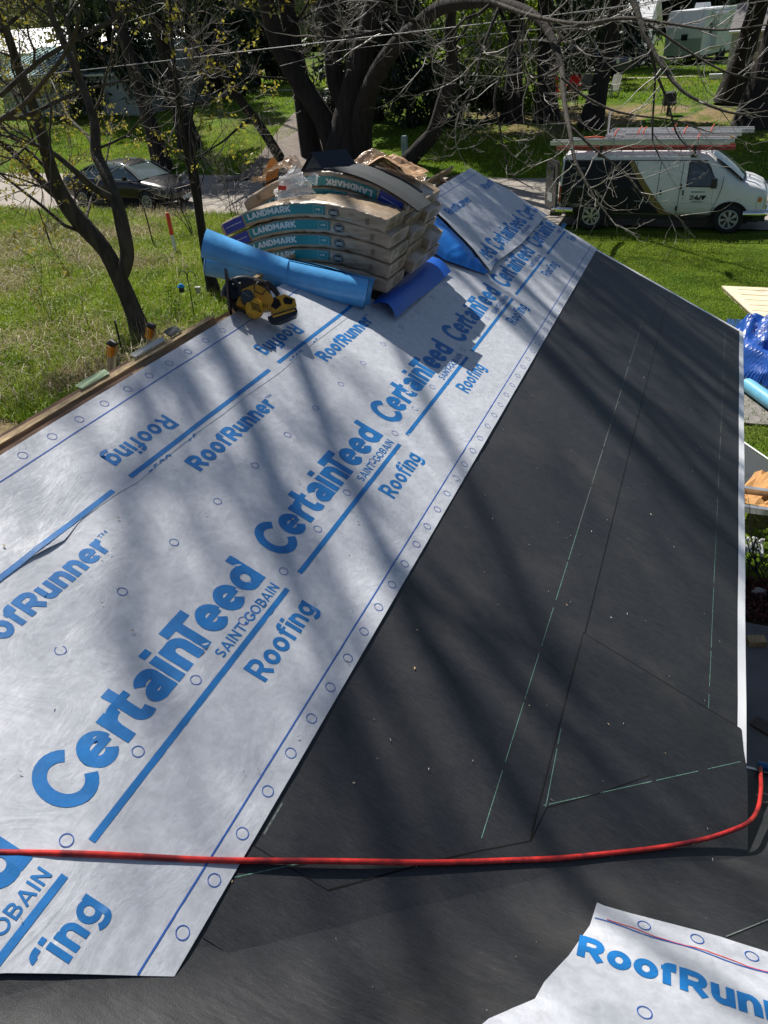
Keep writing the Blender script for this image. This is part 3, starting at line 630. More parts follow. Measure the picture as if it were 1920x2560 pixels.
mb = MB(); ribbon(mb, [(.05 + k * .03, 1.522 + wavy(.02 + k * .03) * .9 - .004 * abs(math.sin(k))) for k in range(29)], .0035, on4, .0013); mb.build('chalk_line', mat('red chalk', (.6, .06, .07), .9, var=.3, vs=80), s4, label='red snapped chalk line')
rings(s4, on4, [(.165, 1.552), (.327, 1.566), (.487, 1.566), (.65, 1.566), (.178, 1.192), (.5, 1.19)], .0195, .0035)
mb = MB(); ribbon(mb, [(-.235, .925), (-.205, .945)], .02, on4, .0012); mb.build('lettering', PRINT, s4)

# ------------------------------------------------------------------ bent shingle bundles stacked over the ridge
def kraft():
    m = mat('kraft paper in clear film', (0.36, 0.265, 0.175), .34, spec=.7, var=.22, vs=11, bump=1.0, bs=16, bd=.016, coat=.3, stretch=(.45, 1, 1.6), detail=8); return m
KRAFT = kraft(); TEAL = mat('teal label', (0.005, 0.20, 0.215), .35, var=.08, bump=.25, bs=20); NAVY = mat('navy label', (0.008, 0.035, 0.28), .35, var=.08, bump=.25, bs=20)
LETW = mat('label white', (0.62, 0.64, 0.63), .45); BADGE = mat('badge black', (0.015, 0.015, 0.015), .5); INK = mat('faint ink', (0.16, 0.12, 0.09), .7)
BL, BD_, BT = 1.18, .332, .092
def bpos(sag):
    def f(s_, t, h):
        """s along the bundle, t from the front face back, h up"""
        sl = -8 * sag * s_ / BL; n = math.hypot(1, sl)
        return (s_ * BL - h * sl / n * .8, t, sag * (1 - 4 * s_ * s_) + h / n)
    return f
def make_bundle(sag, label, front=True, flip=False, seed=0, group='shingle bundles bent over the ridge'):
    root = thing('shingle_bundle', label, 'shingle bundle', group=group); f = bpos(sag); rnd = random.Random(seed)
    mbx = MB(); n = 40; prof = [(0, .010), (.004, .002), (.012, 0), (BD_ / 2, -.001), (BD_ - .012, 0), (BD_, .010), (BD_ + .003, BT / 2), (BD_, BT - .010), (BD_ - .012, BT), (BD_ / 2, BT + .003), (.014, BT), (.003, BT - .006), (0, BT - .014), (-.003, BT / 2)]
    V = []
    for i in range(n + 1):
        s_ = -.5 + i / n; e = 1 - .08 * (i in (0, n))
        for (a, b) in prof:
            j = .0075 * float(vnoise(i * .9 + seed, a * 9 + b * 34, seed)) + .004 * float(vnoise(i * 2.3 + seed, a * 30 + b * 60, seed + 3)); bb = BT / 2 + (b - BT / 2) * e
            V.append(f(s_, a + j, bb + j))
    k = len(prof); mbx.add(V, [(i * k + j, i * k + (j + 1) % k, (i + 1) * k + (j + 1) % k, (i + 1) * k + j) for i in range(n) for j in range(k)], True)
    for s_, sg in ((-.5, -1), (.5, 1)):
        ring = [f(s_ + sg * .004, a, BT / 2 + (b - BT / 2) * .9) for a, b in prof]; ring2 = [V[j] if s_ < 0 else V[n * k + j] for j in range(k)]
        mbx.add(ring2 + ring, [(j, (j + 1) % k, k + (j + 1) % k, k + j) for j in range(k)], True); mbx.add(ring, [tuple(range(k))])
    for j_ in range(5):                                        # folds of film at the end
        a = rnd.uniform(.05, .28); mbx.tube([f(.5 + .006, a, .02), f(.5 + .010, a + rnd.uniform(-.03, .03), .05), f(.5 + .006, a + .02, .075)], .0022, 4)
    mbx.build('wrapper', KRAFT, root)
    if front:
        sgn = -1 if flip else 1
        def on(a, b, h=0):
            """a along the face from its left (0..1), b height (0..1)"""
            if flip: a, b = 1 - a, 1 - b
            return f(a - .5, -.0085 - h, .006 + b * (BT - .016))
        def patch(name, a0, a1, b0, b1, m, hh=0.0, nseg=10):
            mbx = MB(); mbx.grid(lambda p, q: on(a0 + (a1 - a0) * p, b0 + (b1 - b0) * q, hh), nseg, 1); return mbx.build(name, m, root)
        def words(s, a0, a1, b0, b1, m, w, hh):
            g = GLYPHS(s); tot = max(x + q for x, q, _ in g); mbx = MB(); k2 = 0; sx = (a1 - a0) / tot; sy = b1 - b0
            for x, q, st_ in g:
                for st, ww in st_:
                    k2 += 1; ww2 = w * ww * sy * .088
                    ribbon(mbx, [((a0 + (x + p) * sx) * BL, (b0 + r_ * sy) * .088) for p, r_ in st], ww2, lambda A, B, h: on(A / BL, B / .088, h), hh + .00005 * (k2 % 3), .03)
            return mbx.build('lettering', m, root)
        patch('blue_label', .015, .148, .02, .98, NAVY); patch('teal_label', .160, .665, .22, 1.0, TEAL)
        words('LANDMARK', .185, .460, .42, .93, LETW, .26, .0008)
        if True:
            P_, F_, asp = text_tris('certainteed', .02); mbx = MB(); mbx.add([on(.030 + p[0] * .105, .50 + p[1] * .13, .0008) for p in P_], F_); mbx.build('lettering', LETW, root)
            P_, F_, asp = text_tris('AR', .03); mbx = MB(); mbx.add([on(.610 + p[0] * .03, .55 + p[1] * .22, .0008) for p in P_], F_); mbx.build('lettering', LETW, root)
        mbx = MB(); ribbon(mbx, [(.598 * BL, .0263), (.652 * BL, .0263), (.652 * BL, .080), (.598 * BL, .080)], .0022, lambda A, B, h: on(A / BL, B / .088, h), .0008, .05, closed=True); mbx.build('label_frame', LETW, root)
        mbx = MB(); c = (.715, .50); rr = .036
        mbx.add([on(c[0], c[1], .0005)] + [on(c[0] + rr / BL * math.cos(t) * 1.0, c[1] + rr / .088 * math.sin(t), .0005) for t in np.linspace(0, 2 * math.pi, 25)[:-1]], [(0, i + 1, (i + 1) % 24 + 1) for i in range(24)]); mbx.build('badge', BADGE, root)
        mbx = MB(); ribbon(mbx, [((c[0] * BL + .030 * math.cos(t)), .044 + .030 * math.sin(t)) for t in np.linspace(0, 2 * math.pi, 25)[:-1]], .0018, lambda A, B, h: on(A / BL, B / .088, h), .001, 1, closed=True)
        for yy in (.036, .044, .052): ribbon(mbx, [(c[0] * BL - .022, yy), (c[0] * BL + .022, yy)], .0035, lambda A, B, h: on(A / BL, B / .088, h), .001)
        mbx.build('badge_print', LETW, root)
        mbx = MB()
        for q in range(7): ribbon(mbx, [(.895 * BL + q * .004, .015), (.895 * BL + q * .004, .060)], .0015 + .001 * (q % 2), lambda A, B, h: on(A / BL, B / .088, h), .0006)
        ribbon(mbx, [(.80 * BL, .055), (.83 * BL, .055)], .003, lambda A, B, h: on(A / BL, B / .088, h), .0006)
        mbx.build('barcode', INK, root, kind='stuff')
    return root
def put(o, x, y, z, ry=4.0, rz=0.0): o.location = (x, y, z); o.rotation_euler = (0, math.radians(ry) * -1, math.radians(rz))
ords = ['lowest', 'second from the bottom', 'third from the bottom', 'fourth from the bottom', 'top']
zb = 3.570
xj = [[-.02, -.005, .015, .02, -.005], [.03, -.01, .02, -.015, .00], [.00, .03, -.02, .02, .01]]
protoB = None
for c, nm in enumerate(('front', 'middle', 'back')):
    for l in range(5):
        front = (c == 0) or (c == 1 and l >= 3)
        lab = 'paper-wrapped shingle bundle, %s in the %s column of the ridge stack' % (ords[l], nm)
        sag = .115 if c == 0 else (.185 if c == 1 else .155)
        if front: b = make_bundle(sag, lab, True, flip=(c == 1 and l == 4), seed=c * 10 + l)
        elif protoB is None: b = protoB = make_bundle(.155, lab, False, seed=3)
        else: b = copy_tree(protoB); b['label'] = lab
        put(b, -2.475 + xj[c][l], 4.72 + .345 * c + random.uniform(-.004, .004), zb + l * .0965 - (.05 if c else 0) + (.0 if c == 0 else (.112 if c == 1 else .085)), -3.2 if c == 0 else -.6, random.uniform(-.8, .8))
        b.rotation_euler[1] = math.radians(-3.0 if c == 0 else -.5)
# dunnage under the stack
mb = MB()
for k in range(3):
    mb.box((-2.00, 4.90 + k * .34, 3.53), (.10, .28, .06), rotm('Y', 26)); mb.box((-2.95, 4.90 + k * .34, 3.53), (.10, .28, .06), rotm('Y', -26))
dn = mb.build('packing_blocks', BARKD); dn['kind'] = 'structure'
dn.name = 'packing_block'; dn['kind'] = 'stuff'; tag(dn, 'dark scraps packed beneath the shingle stack')
# dark laminated shingles lying over the middle column
SHG = mat('dark shingle granules', (0.030, 0.036, 0.040), .75, spec=.5, var=.5, vs=160, bump=.6, bs=220, bd=.003)
fs = bpos(.185)
def shing(x0, x1, t0, t1, h, label, zoff=0):
    root = thing('shingle', label, 'shingle', (-2.475, 5.058, zb + 4 * .0965 + .062), 0, 'loose shingles on the stack'); mbx = MB(); n = 22
    V = []
    for i in range(n + 1):
        s_ = x0 + (x1 - x0) * i / n
        for t in (t0, t0, t1, t1): V.append(fs(s_, t, BT + h + (.004 if len(V) % 4 in (1, 2) else 0)))
    mbx.add(V, [(4 * i + j, 4 * i + (j + 1) % 4, 4 * i + 4 + (j + 1) % 4, 4 * i + 4 + j) for i in range(n) for j in range(4)] + [(3, 2, 1, 0), (4 * n, 4 * n + 1, 4 * n + 2, 4 * n + 3)]); mbx.build('sheet', SHG, root)
    q = x0
    while q < x1 - .02:
        e = min(x1, q + random.uniform(.12, .19)); mbx = MB()
        mbx.grid(lambda a, b: fs(q + (e - q) * a, t0 - .002 + (.13) * b, BT + h + .0085 - .003 * b), 5, 1)
        mbx.add([fs(q + (e - q) * a, t0 - .002, BT + h + hh) for hh in (0, .0085) for a in (0, .25, .5, .75, 1)], [(i, i + 1, i + 6, i + 5) for i in range(4)])
        mbx.build('tab', mat('darker shingle tab', (0.018, 0.022, 0.024), .8, var=.5, vs=160, bump=.5, bs=220, bd=.003), root); q = e + random.choice((0, .05))
    return root
shing(-.36, .50, .03, .345, .006, 'long dark laminated shingle draped over the middle column, beneath the metal cap piece')
shing(.12, .56, -.045, .24, .018, 'shorter dark shingle overlapping at the right end of the draped one')
# black folded metal cap (tent shaped)
BM = mat('black painted metal', (0.012, 0.015, 0.02), .3, spec=.6)
mb = MB(); A = Vector((-2.545, 5.10, 4.405)); ax = Vector((.155, .235, -.01)); hL = Vector((-.075, -.03, -.11)); hR = Vector((.085, .0, -.118))
def two(p, q, r_, s_, t=Vector((0, 0, .003))):
    mb.add([p, q, r_, s_, p + t, q + t, r_ + t, s_ + t], [(0, 1, 2, 3), (4, 5, 6, 7), (0, 1, 5, 4), (1, 2, 6, 5), (2, 3, 7, 6), (3, 0, 4, 7)])
two(A, A + ax, A + ax + hR, A + hR); two(A, A + ax, A + ax + hL, A + hL); two(A + hR, A + ax + hR, A + ax + hR + Vector((.02, 0, 0)), A + hR + Vector((.02, 0, 0)))
mb.add([A + Vector((0, .02, 0)), A + hL + Vector((0, .02, 0)), A + hR + Vector((0, .02, 0))], [(0, 1, 2)])
tag(mb.build('metal_cap', BM), 'black tent-shaped metal cap standing on the stack of shingles', 'metal cap')

def film_mat(name, col, alpha, rough=.15):
    m = bpy.data.materials.new(name); m.use_nodes = True; N = m.node_tree; b = N.nodes['Principled BSDF']
    b.inputs['Base Color'].default_value = (*col, 1); b.inputs['Roughness'].default_value = rough; b.inputs['Alpha'].default_value = alpha; b.inputs['Specular IOR Level'].default_value = .9
    n = N.nodes.new('ShaderNodeTexNoise'); n.inputs['Scale'].default_value = 28; n.inputs['Detail'].default_value = 5; t = N.nodes.new('ShaderNodeTexCoord'); N.links.new(t.outputs['Object'], n.inputs['Vector'])
    bp = N.nodes.new('ShaderNodeBump'); bp.inputs['Strength'].default_value = 1; bp.inputs['Distance'].default_value = .02; N.links.new(n.outputs['Fac'], bp.inputs['Height']); N.links.new(bp.outputs[0], b.inputs['Normal']); return m
FILM = film_mat('clear crumpled film', (.80, .80, .80), .42); FILMB = film_mat('brownish crumpled film', (.50, .36, .24), .62, .12)
def crumple(fn, nu, nv, amp, freq, seed):
    mbx = MB()
    def f(a, b):
        p = Vector(fn(a, b)); d = amp * (abs(float(fbm(a * freq, b * freq, seed, 3))) * 2 - .35); d2 = amp * float(fbm(a * freq + 9, b * freq, seed + 5, 3)); return p + Vector((d2, d2 * .6, d * 1.2))
    mbx.grid(f, nu, nv, sm=False); return mbx
bag = thing('plastic_bag', 'clear plastic bag of nails with a red label on the top front bundle', 'plastic bag', (-2.60, 4.86, 4.165))
def bagf(a, b):
    th = 2 * math.pi * a; r = .125 * (1 - b) ** .5 * (1 + .25 * math.sin(3 * th)); lean = b * b
    return (r * math.cos(th) * 1.1 + .05 * lean, r * .7 * math.sin(th), .17 * b)
crumple(bagf, 30, 14, .03, 5, 3).build('film', FILM, bag)
mb = MB(); mb.grid(lambda a, b: (.03 + .19 * a, -.02 + .02 * math.sin(a * 9) + .06 * (b - .5), .10 + .045 * b * (1 - .3 * a) + .02 * math.sin(a * 12 + b * 5)), 14, 6, sm=False); mb.build('bag_neck', FILM, bag)
mb = MB()
for k in range(60):
    p = Vector((random.uniform(-.08, .09), random.uniform(-.05, .05), random.uniform(.004, .035))); d = Vector((random.uniform(-1, 1), random.uniform(-1, 1), random.uniform(-.3, .3))).normalized() * .016; mb.tube([p - d, p + d], .0022, 4)
mb.build('nails', mat('galvanised nails', (.25, .25, .26), .4, metal=.8), bag, kind='stuff')
mb = MB(); mb.grid(lambda a, b: (-.045 + .06 * a, -.088 + .004 * math.sin(a * 6), .06 + .028 * b), 6, 2); mb.build('bag_label', mat('red label', (.6, .03, .02), .4), bag)
wr1 = thing('torn_wrapping', 'crumpled see-through brown wrapping heaped on the back bundle', 'packaging', (-2.22, 5.57, 4.23))
crumple(lambda a, b: ((a - .5) * .56, (b - .5) * .34, .22 * max(0, 1 - abs(a - .42) * 2.3) * (1 - abs(b - .45) * 1.4) - .03 - .05 * a), 26, 16, .045, 4, 8).build('film', FILMB, wr1)
crumple(lambda a, b: ((a - .5) * .5 + .06, (b - .5) * .3 - .02, .13 * max(0, 1 - abs(a - .5) * 2) - .035), 16, 10, .03, 3, 14).build('paper', mat('torn kraft paper', (.42, .25, .13), .7, var=.2), wr1)
wr2 = thing('torn_wrapping', 'torn wrapping and orange-brown paper on the left of the back column', 'packaging', (-2.98, 5.52, 4.16))
crumple(lambda a, b: ((a - .5) * .40, (b - .5) * .3, .13 * math.sin(math.pi * a) - .02), 18, 12, .05, 4, 21).build('film', FILMB, wr2)
mb = MB(); mb.grid(lambda a, b: (-.17 + .10 * a + .04 * b, -.05 + .03 * math.sin(a * 3), -.04 + .20 * b - .06 * (a - .5) ** 2 * 4), 6, 6); mb.build('paper', mat('orange-brown board', (.55, .24, .06), .6, var=.15), wr2)

# ------------------------------------------------------------------ blue roll, blue flat piece, circular saw
ROLLB = mat('glossy light blue underlayment', (0.10, 0.38, 0.74), .24, spec=.7, var=.10, vs=8, bump=.35, bs=26, bd=.006)
roll = thing('underlayment_roll', 'thick light-blue roll of underlayment lying in front of the shingle stack', 'underlayment roll')
p0, p1 = Vector((-2.90, 4.22, 3.905)), Vector((-1.985, 4.585, 3.640)); axr = (p1 - p0).normalized(); e1_ = Vector((0, 0, 1)); e1_ = (e1_ - axr * e1_.dot(axr)).normalized(); e2_ = axr.cross(e1_); LR = (p1 - p0).length
def cyl(s_, th, r): return p0 + axr * (s_ * LR) + (e1_ * math.cos(th) + e2_ * math.sin(th)) * r
mb = MB(); mb.grid(lambda a, b: cyl(a, b * 2 * math.pi, .098 + .003 * math.sin(7 * a) * math.sin(b * 12) + .004 * b), 30, 40); 
for s_ in (0.0, 1.0):
    mb.grid(lambda a, b: cyl(s_ + (.012 if s_ else -.012) * math.sin(a * 9), b * 2 * math.pi, .045 + .055 * a), 6, 40)
mb.build('outer_layer', ROLLB, roll)
mb = MB()
for q in range(4): mb.tube([cyl(1.006 + .004 * math.sin(q), t, .050 + .014 * q) for t in np.linspace(0, 2 * math.pi, 30)], .003, 4)
mb.build('layer_edge', UNDB, roll); mb = MB(); mb.grid(lambda a, b: cyl(1.0 - a * .5, b * 2 * math.pi, .044), 4, 24); mb.build('core', DARK, roll)
mb = MB(); mb.grid(lambda a, b: cyl(-.03 + a * .52, -.25 + b * 1.5 + .25 * a, .104 + (1 - a) ** 1.2 * .075 * (1 - b) ** .7 + .004) + axr * 0, 22, 14); mb.build('lifted_flap', ROLLB, roll)
mb = MB(); mb.grid(lambda a, b: cyl(.44 + a * .60, -2.9 + b * (2.3 + .5 * a) + .3, .108 + .006 * math.sin(a * 5)), 22, 20); mb.build('outer_wrap', ROLLB, roll)
fb = MB(); fb.grid(lambda a, b: R(4.66 + 1.17 * a - .05 * abs(b - .5), -1.075 + .19 * b + .06 * a * (b - 1) + .02 * a, .035 + .05 * math.sin(math.pi * b) * (1 - .4 * a) + .012 * math.sin(a * 7)), 26, 12)
o = fb.build('underlayment_strip', mat('deep blue underlayment', (0.004, 0.10, 0.50), .4, bump=.2, bs=20)); tag(o, 'dark blue folded strip of underlayment in the shade right of the stack', 'underlayment strip')
YEL = mat('yellow tool plastic', (0.62, 0.31, 0.012), .42, var=.1, vs=30, bump=.1, bs=100); SHOE = mat('worn dark metal', (0.10, 0.07, 0.055), .55, metal=.5, var=.4, vs=25)
saw = thing('circular_saw', 'yellow and black cordless circular saw standing at the ridge edge', 'circular saw')
fx = Vector((.90, .30, -.33)).normalized(); fz = Vector((-.10, .52, .85)); fz = (fz - fx * fz.dot(fx)).normalized(); fy = fz.cross(fx)     # fy points away from the camera
SO = Vector(R(3.80, -1.49, .122))
def SV(x, y, z): return SO + (fx * x + fy * y + fz * z * .88) * .93
def sprism(name, poly, y0, y1, m, par=saw): mbx = MB(); mbx.prism(poly, lambda a, b: SV(a, y0, b), lambda a, b: SV(a, y1, b)); return mbx.build(name, m, par)
def scyl(name, cx, cz, r0, r1, y0, y1, m, k=24, par=saw):
    mbx = MB(); mbx.tube([SV(cx, y0, cz), SV(cx, (y0 + y1) / 2, cz), SV(cx, y1, cz)], [r0, max(r0, r1), r1], k); return mbx.build(name, m, par)
sprism('blade_guard', [(-.09 + .135 * math.cos(t), .0 + .125 * math.sin(t)) for t in np.linspace(-.15, math.pi + .35, 24)], .03, .085, BLACKP)
mb = MB(); mb.tube([SV(-.09 + .137 * math.cos(t), .058, .127 * math.sin(t)) for t in np.linspace(-.1, math.pi + .3, 26)], .022, 8); mb.build('guard_rim', mat('grey guard rim', (.035, .036, .034), .4), saw)
sprism('lower_guard', [(-.09 + .10 * math.cos(t), -.02 + .11 * math.sin(t)) for t in np.linspace(math.pi, 2 * math.pi, 16)], .045, .07, SHOE)
sprism('shoe', [(-.245, .11), (-.232, .115), (-.150, -.14), (-.162, -.145)], -.085, .10, SHOE); sprism('shoe_bracket', [(-.20, .02), (-.13, .05), (-.11, -.03), (-.17, -.06)], -.01, .03, BLACKP)
mb = MB(); mb.tube([SV(-.19, -.06, .06), SV(-.14, -.05, .035), SV(-.12, -.05, -.03)], .012, 8); mb.tube([SV(-.175, -.02, .03), SV(-.13, -.03, .05)], .016, 8); mb.build('depth_lever', BLACKP, saw)
sprism('housing', [(-.13, -.09), (-.12, .02), (-.05, .085), (.01, .075), (.07, .035), (.10, -.02), (.07, -.06), (-.02, -.10)], -.035, .035, YEL)
scyl('motor', -.015, -.085, .040, .052, -.125, -.01, YEL); scyl('motor_cap', -.065, -.035, .034, .040, -.135, -.04, mat('rubbery grey', (.03, .035, .04), .6))
mb = MB()
for q in range(6): mb.box(SV(.0 + q * .012, -.072, -.052), (.004, .004, .022), Matrix((fx, fy, fz)).transposed()); mb.box(SV(-.01 + q * .004, -.12, -.072 - q * .008), (.05, .012, .003), Matrix((fx, fy, fz)).transposed())
mb.build('vents', DARK, saw, kind='stuff')
mb = MB(); mb.tube([SV(-.045, -.02, .065), SV(-.03, -.02, .105), SV(.02, -.02, .118), SV(.06, -.02, .095), SV(.10, -.01, .06)], [.012, .017, .018, .018, .014], 10); mb.build('handle', BLACKP, saw)
mb = MB(); mb.tube([SV(-.06, -.05, .10), SV(-.04, -.055, .03), SV(.01, -.055, .02), SV(.03, -.05, .09), SV(-.01, -.05, .12), SV(-.06, -.05, .10)], .0038, 6); mb.build('hook', SHOE, saw)
sprism('trigger_guard', [(.05, .0), (.10, .055), (.125, .045), (.085, -.03)], -.03, .025, BLACKP)
sprism('rear_frame', [(.08, -.07), (.095, .045), (.135, .075), (.205, .065), (.225, .02), (.215, .0), (.13, -.06), (.10, -.09)], -.035, .035, YEL)
sprism('grip_opening', [(.075, -.035), (.085, .025), (.11, .03), (.135, -.005), (.11, -.045)], -.038, .038, DARK); sprism('latch_window', [(.135, .035), (.145, .06), (.195, .055), (.195, .02), (.15, .01)], -.039, -.03, DARK)
sprism('battery', [(.075, -.115), (.10, -.09), (.225, .005), (.24, -.015), (.238, -.045), (.15, -.125), (.10, -.135)], -.05, .05, BLACKP)
sprism('battery_stripe', [(.10, -.10), (.22, -.01), (.226, -.02), (.11, -.11)], -.052, -.05, YEL)
P_, F_, _a = text_tris('DEWALT', .02); mb = MB(); mb.add([SV(-.092 + (p[0]) * .050, -.1362, -.028 - p[0] * .018 + p[1] * .013) for p in P_], F_); mb.build('lettering', mat('faint grey print', (.2, .21, .22), .6), saw)

# ------------------------------------------------------------------ red air hose
RED = mat('red hose rubber', (0.55, 0.028, 0.022), .42, spec=.5, var=.22, vs=26, bump=.25, bs=60, bd=.003, c3=(.20, .012, .014), s3=9)
hz = [(.70, -.63, .012), (.762, -.531, .012), (.888, -.321, .016), (1.027, -.067, .014), (1.12, .09, .020), (1.203, .227, .024), (1.32, .42, .024), (1.433, .602, .018), (1.60, .85, .014), (1.699, .998, .014), (1.85, 1.20, .014), (1.966, 1.356, .018), (2.05, 1.46, .024), (2.127, 1.554, .034), (2.20, 1.63, .05), (2.27, 1.70, .075)]
pts = [Vector(R(u, v, h)) for u, v, h in hz] + [Vector((.585, 2.43, 2.255)), Vector((.60, 2.56, 2.24)), Vector((.618, 2.70, 2.15)), Vector((.645, 2.87, 2.02)), Vector((.668, 2.99, 1.905)), Vector((.685, 3.05, 1.84)), Vector((.71, 3.10, 1.65)), Vector((.78, 3.15, 1.2)), Vector((.9, 3.2, .6)), Vector((1.1, 3.3, .02))]
def smooth(P, n=3):
    for _ in range(n):
        Q = [P[0]]
        for a, b in zip(P, P[1:]): Q += [a * .75 + b * .25, a * .25 + b * .75]
        P = Q + [P[-1]]
    return P
mb = MB(); mb.tube(smooth(pts, 3), .0092, 12); tag(mb.build('air_hose', RED), 'red air hose snaking across both membranes and over the eave', 'hose')
mb = MB(); mb.tube([(.66, 3.02, 1.885), (.76, 3.03, 1.875), (.80, 3.03, 1.865)], .022, 10); o = mb.build('hose_coupling', mat('blue coupling', (.01, .12, .28), .4)); tag(o, 'blue coupling on the low drip edge beside the red hose', 'coupling')
# ------------------------------------------------------------------ ladder against the far eave, scraps along the ridge
def atx(px, py, x): d = ray(px, py); t = x / d.x; return Vector((x, t * d.y, CZ + t * d.z))
lad = thing('extension_ladder', 'aluminium ladder top with orange end caps poking up beyond the ridge', 'ladder')
LX = -4.22; a = atx(281, 862, LX); b = atx(378, 818, LX)
for p in (a, b):
    mb = MB(); foot = Vector((-5.4, p.y, 0)); d = (p - foot); mb.tube([foot, p], .001, 4) if False else None
    for s_ in (-1, 1): mb.box(foot + d * .5 + Vector((0, s_ * .012, 0)), (.075, .004, d.length), d.to_track_quat('Z', 'Y').to_matrix())
    mb.box(foot + d * .5 + Vector((.036, 0, 0)), (.004, .026, d.length), d.to_track_quat('Z', 'Y').to_matrix()); mb.box(foot + d * .5, (.07, .020, d.length), d.to_track_quat('Z', 'Y').to_matrix()); mb.build('rail', ALU, lad)
    mb = MB(); mb.box(p - d.normalized() * .045, (.088, .045, .09), d.to_track_quat('Z', 'Y').to_matrix()); mb.build('end_cap', mat('orange end cap', (.62, .25, .01), .5, var=.2, vs=20), lad)
    mb = MB(); mb.tube([p + Vector((-.03, 0, 0)), p + Vector((0, 0, .022)), p + Vector((.035, 0, 0))], .026, 8); mb.build('end_pad', BLACKP, lad)
for k in range(9):
    q = 1 - (.28 + .3 * k) / (b - Vector((-5.4, b.y, 0))).length; A_ = Vector((-5.4, a.y, 0)).lerp(a, q); B_ = Vector((-5.4, b.y, 0)).lerp(b, q); mb = MB(); mb.tube([A_, B_], .017, 8); mb.build('rung', ALU, lad)
for i, (u, v, lx, ly, c, lb) in enumerate([(2.62, -1.69, .20, .035, (.36, .48, .28), 'pale green strip of old flashing lying along the open ridge'), (3.05, -1.69, .26, .03, (.45, .45, .42), 'thin grey metal strip on the ridge beside the ladder'), (3.28, -1.70, .10, .05, (.03, .035, .035), 'black plastic scrap at the ridge beside the ladder')]):
    mb = MB(); mb.grid(lambda a_, b_: R(u + lx * (a_ - .5), v + ly * (b_ - .5), -.014 + .003 * math.sin(b_ * 9 + a_ * 4)), 8, 4); mb.grid(lambda a_, b_: R(u + lx * (a_ - .5), v + ly * (b_ - .5), -.020 + .003 * math.sin(a_ * 4)), 8, 2); tag(mb.build('scrap', mat('scrap %d' % i, c, .5)), lb, 'scrap')
# staples, splinters and seed scraps strewn on the roof
random.seed(11); mb = MB()
for k in range(150):
    u = random.uniform(.6, 6.5) ** 1.0; v = random.uniform(-1.5, 1.65)
    if u < 1.0 and v > .3: continue
    hh = .0165 + float(wr(u, v)) if v < .03 else .0085
    a = random.uniform(0, math.pi); l = random.uniform(.006, .012); p = Vector(R(u, v, hh + .002)); d = Vector(R(u + math.cos(a) * l, v + math.sin(a) * l, hh + .002)) - p; mb.tube([p, p + d], random.uniform(.0009, .0016), 4)
o = mb.build('staples', mat('bright staple wire', (.42, .42, .42), .4, metal=.6)); tag(o, 'loose staples scattered over the sheets', kind='stuff')
mb = MB()
for k in range(34):
    u = random.uniform(.6, 5); v = random.uniform(-1.4, 1.6); hh = .0165 + float(wr(u, v)) if v < .03 else .0075; r_ = random.uniform(.002, .0045); c = Vector(R(u, v, hh + .001)); a = random.uniform(0, 6)
    d = Vector(R(u + math.cos(a), v + math.sin(a), hh)) - Vector(R(u, v, hh)); e = Vector(R(u - math.sin(a), v + math.cos(a), hh)) - Vector(R(u, v, hh)); n_ = Vector((PS, 0, PC))
    mb.add([c - d * r_ * 2, c + e * r_ + n_ * .002, c + d * r_ * 2, c - e * r_ + n_ * .003], [(0, 1, 2, 3)])
tag(mb.build('leaf_litter', mat('seed scraps', (.30, .17, .08), .8, col2=(.65, .55, .4), vs=30)), 'tiny seed husks and bark crumbs on the sheets', kind='stuff')
mb = MB()
for k in range(110):
    x = random.uniform(-.6, 1.0); y = random.uniform(.9, 2.6)
    if x < y - 1.6: continue
    p = Vector(R2(x, y, .008)); r_ = random.uniform(.0008, .002); mb.tube([p, p + Vector((r_, r_ * .5, 0))], r_, 4)
tag(mb.build('grit', mat('pale grit', (.3, .3, .29), .8)), 'pale grit specks on the near membrane', kind='stuff')
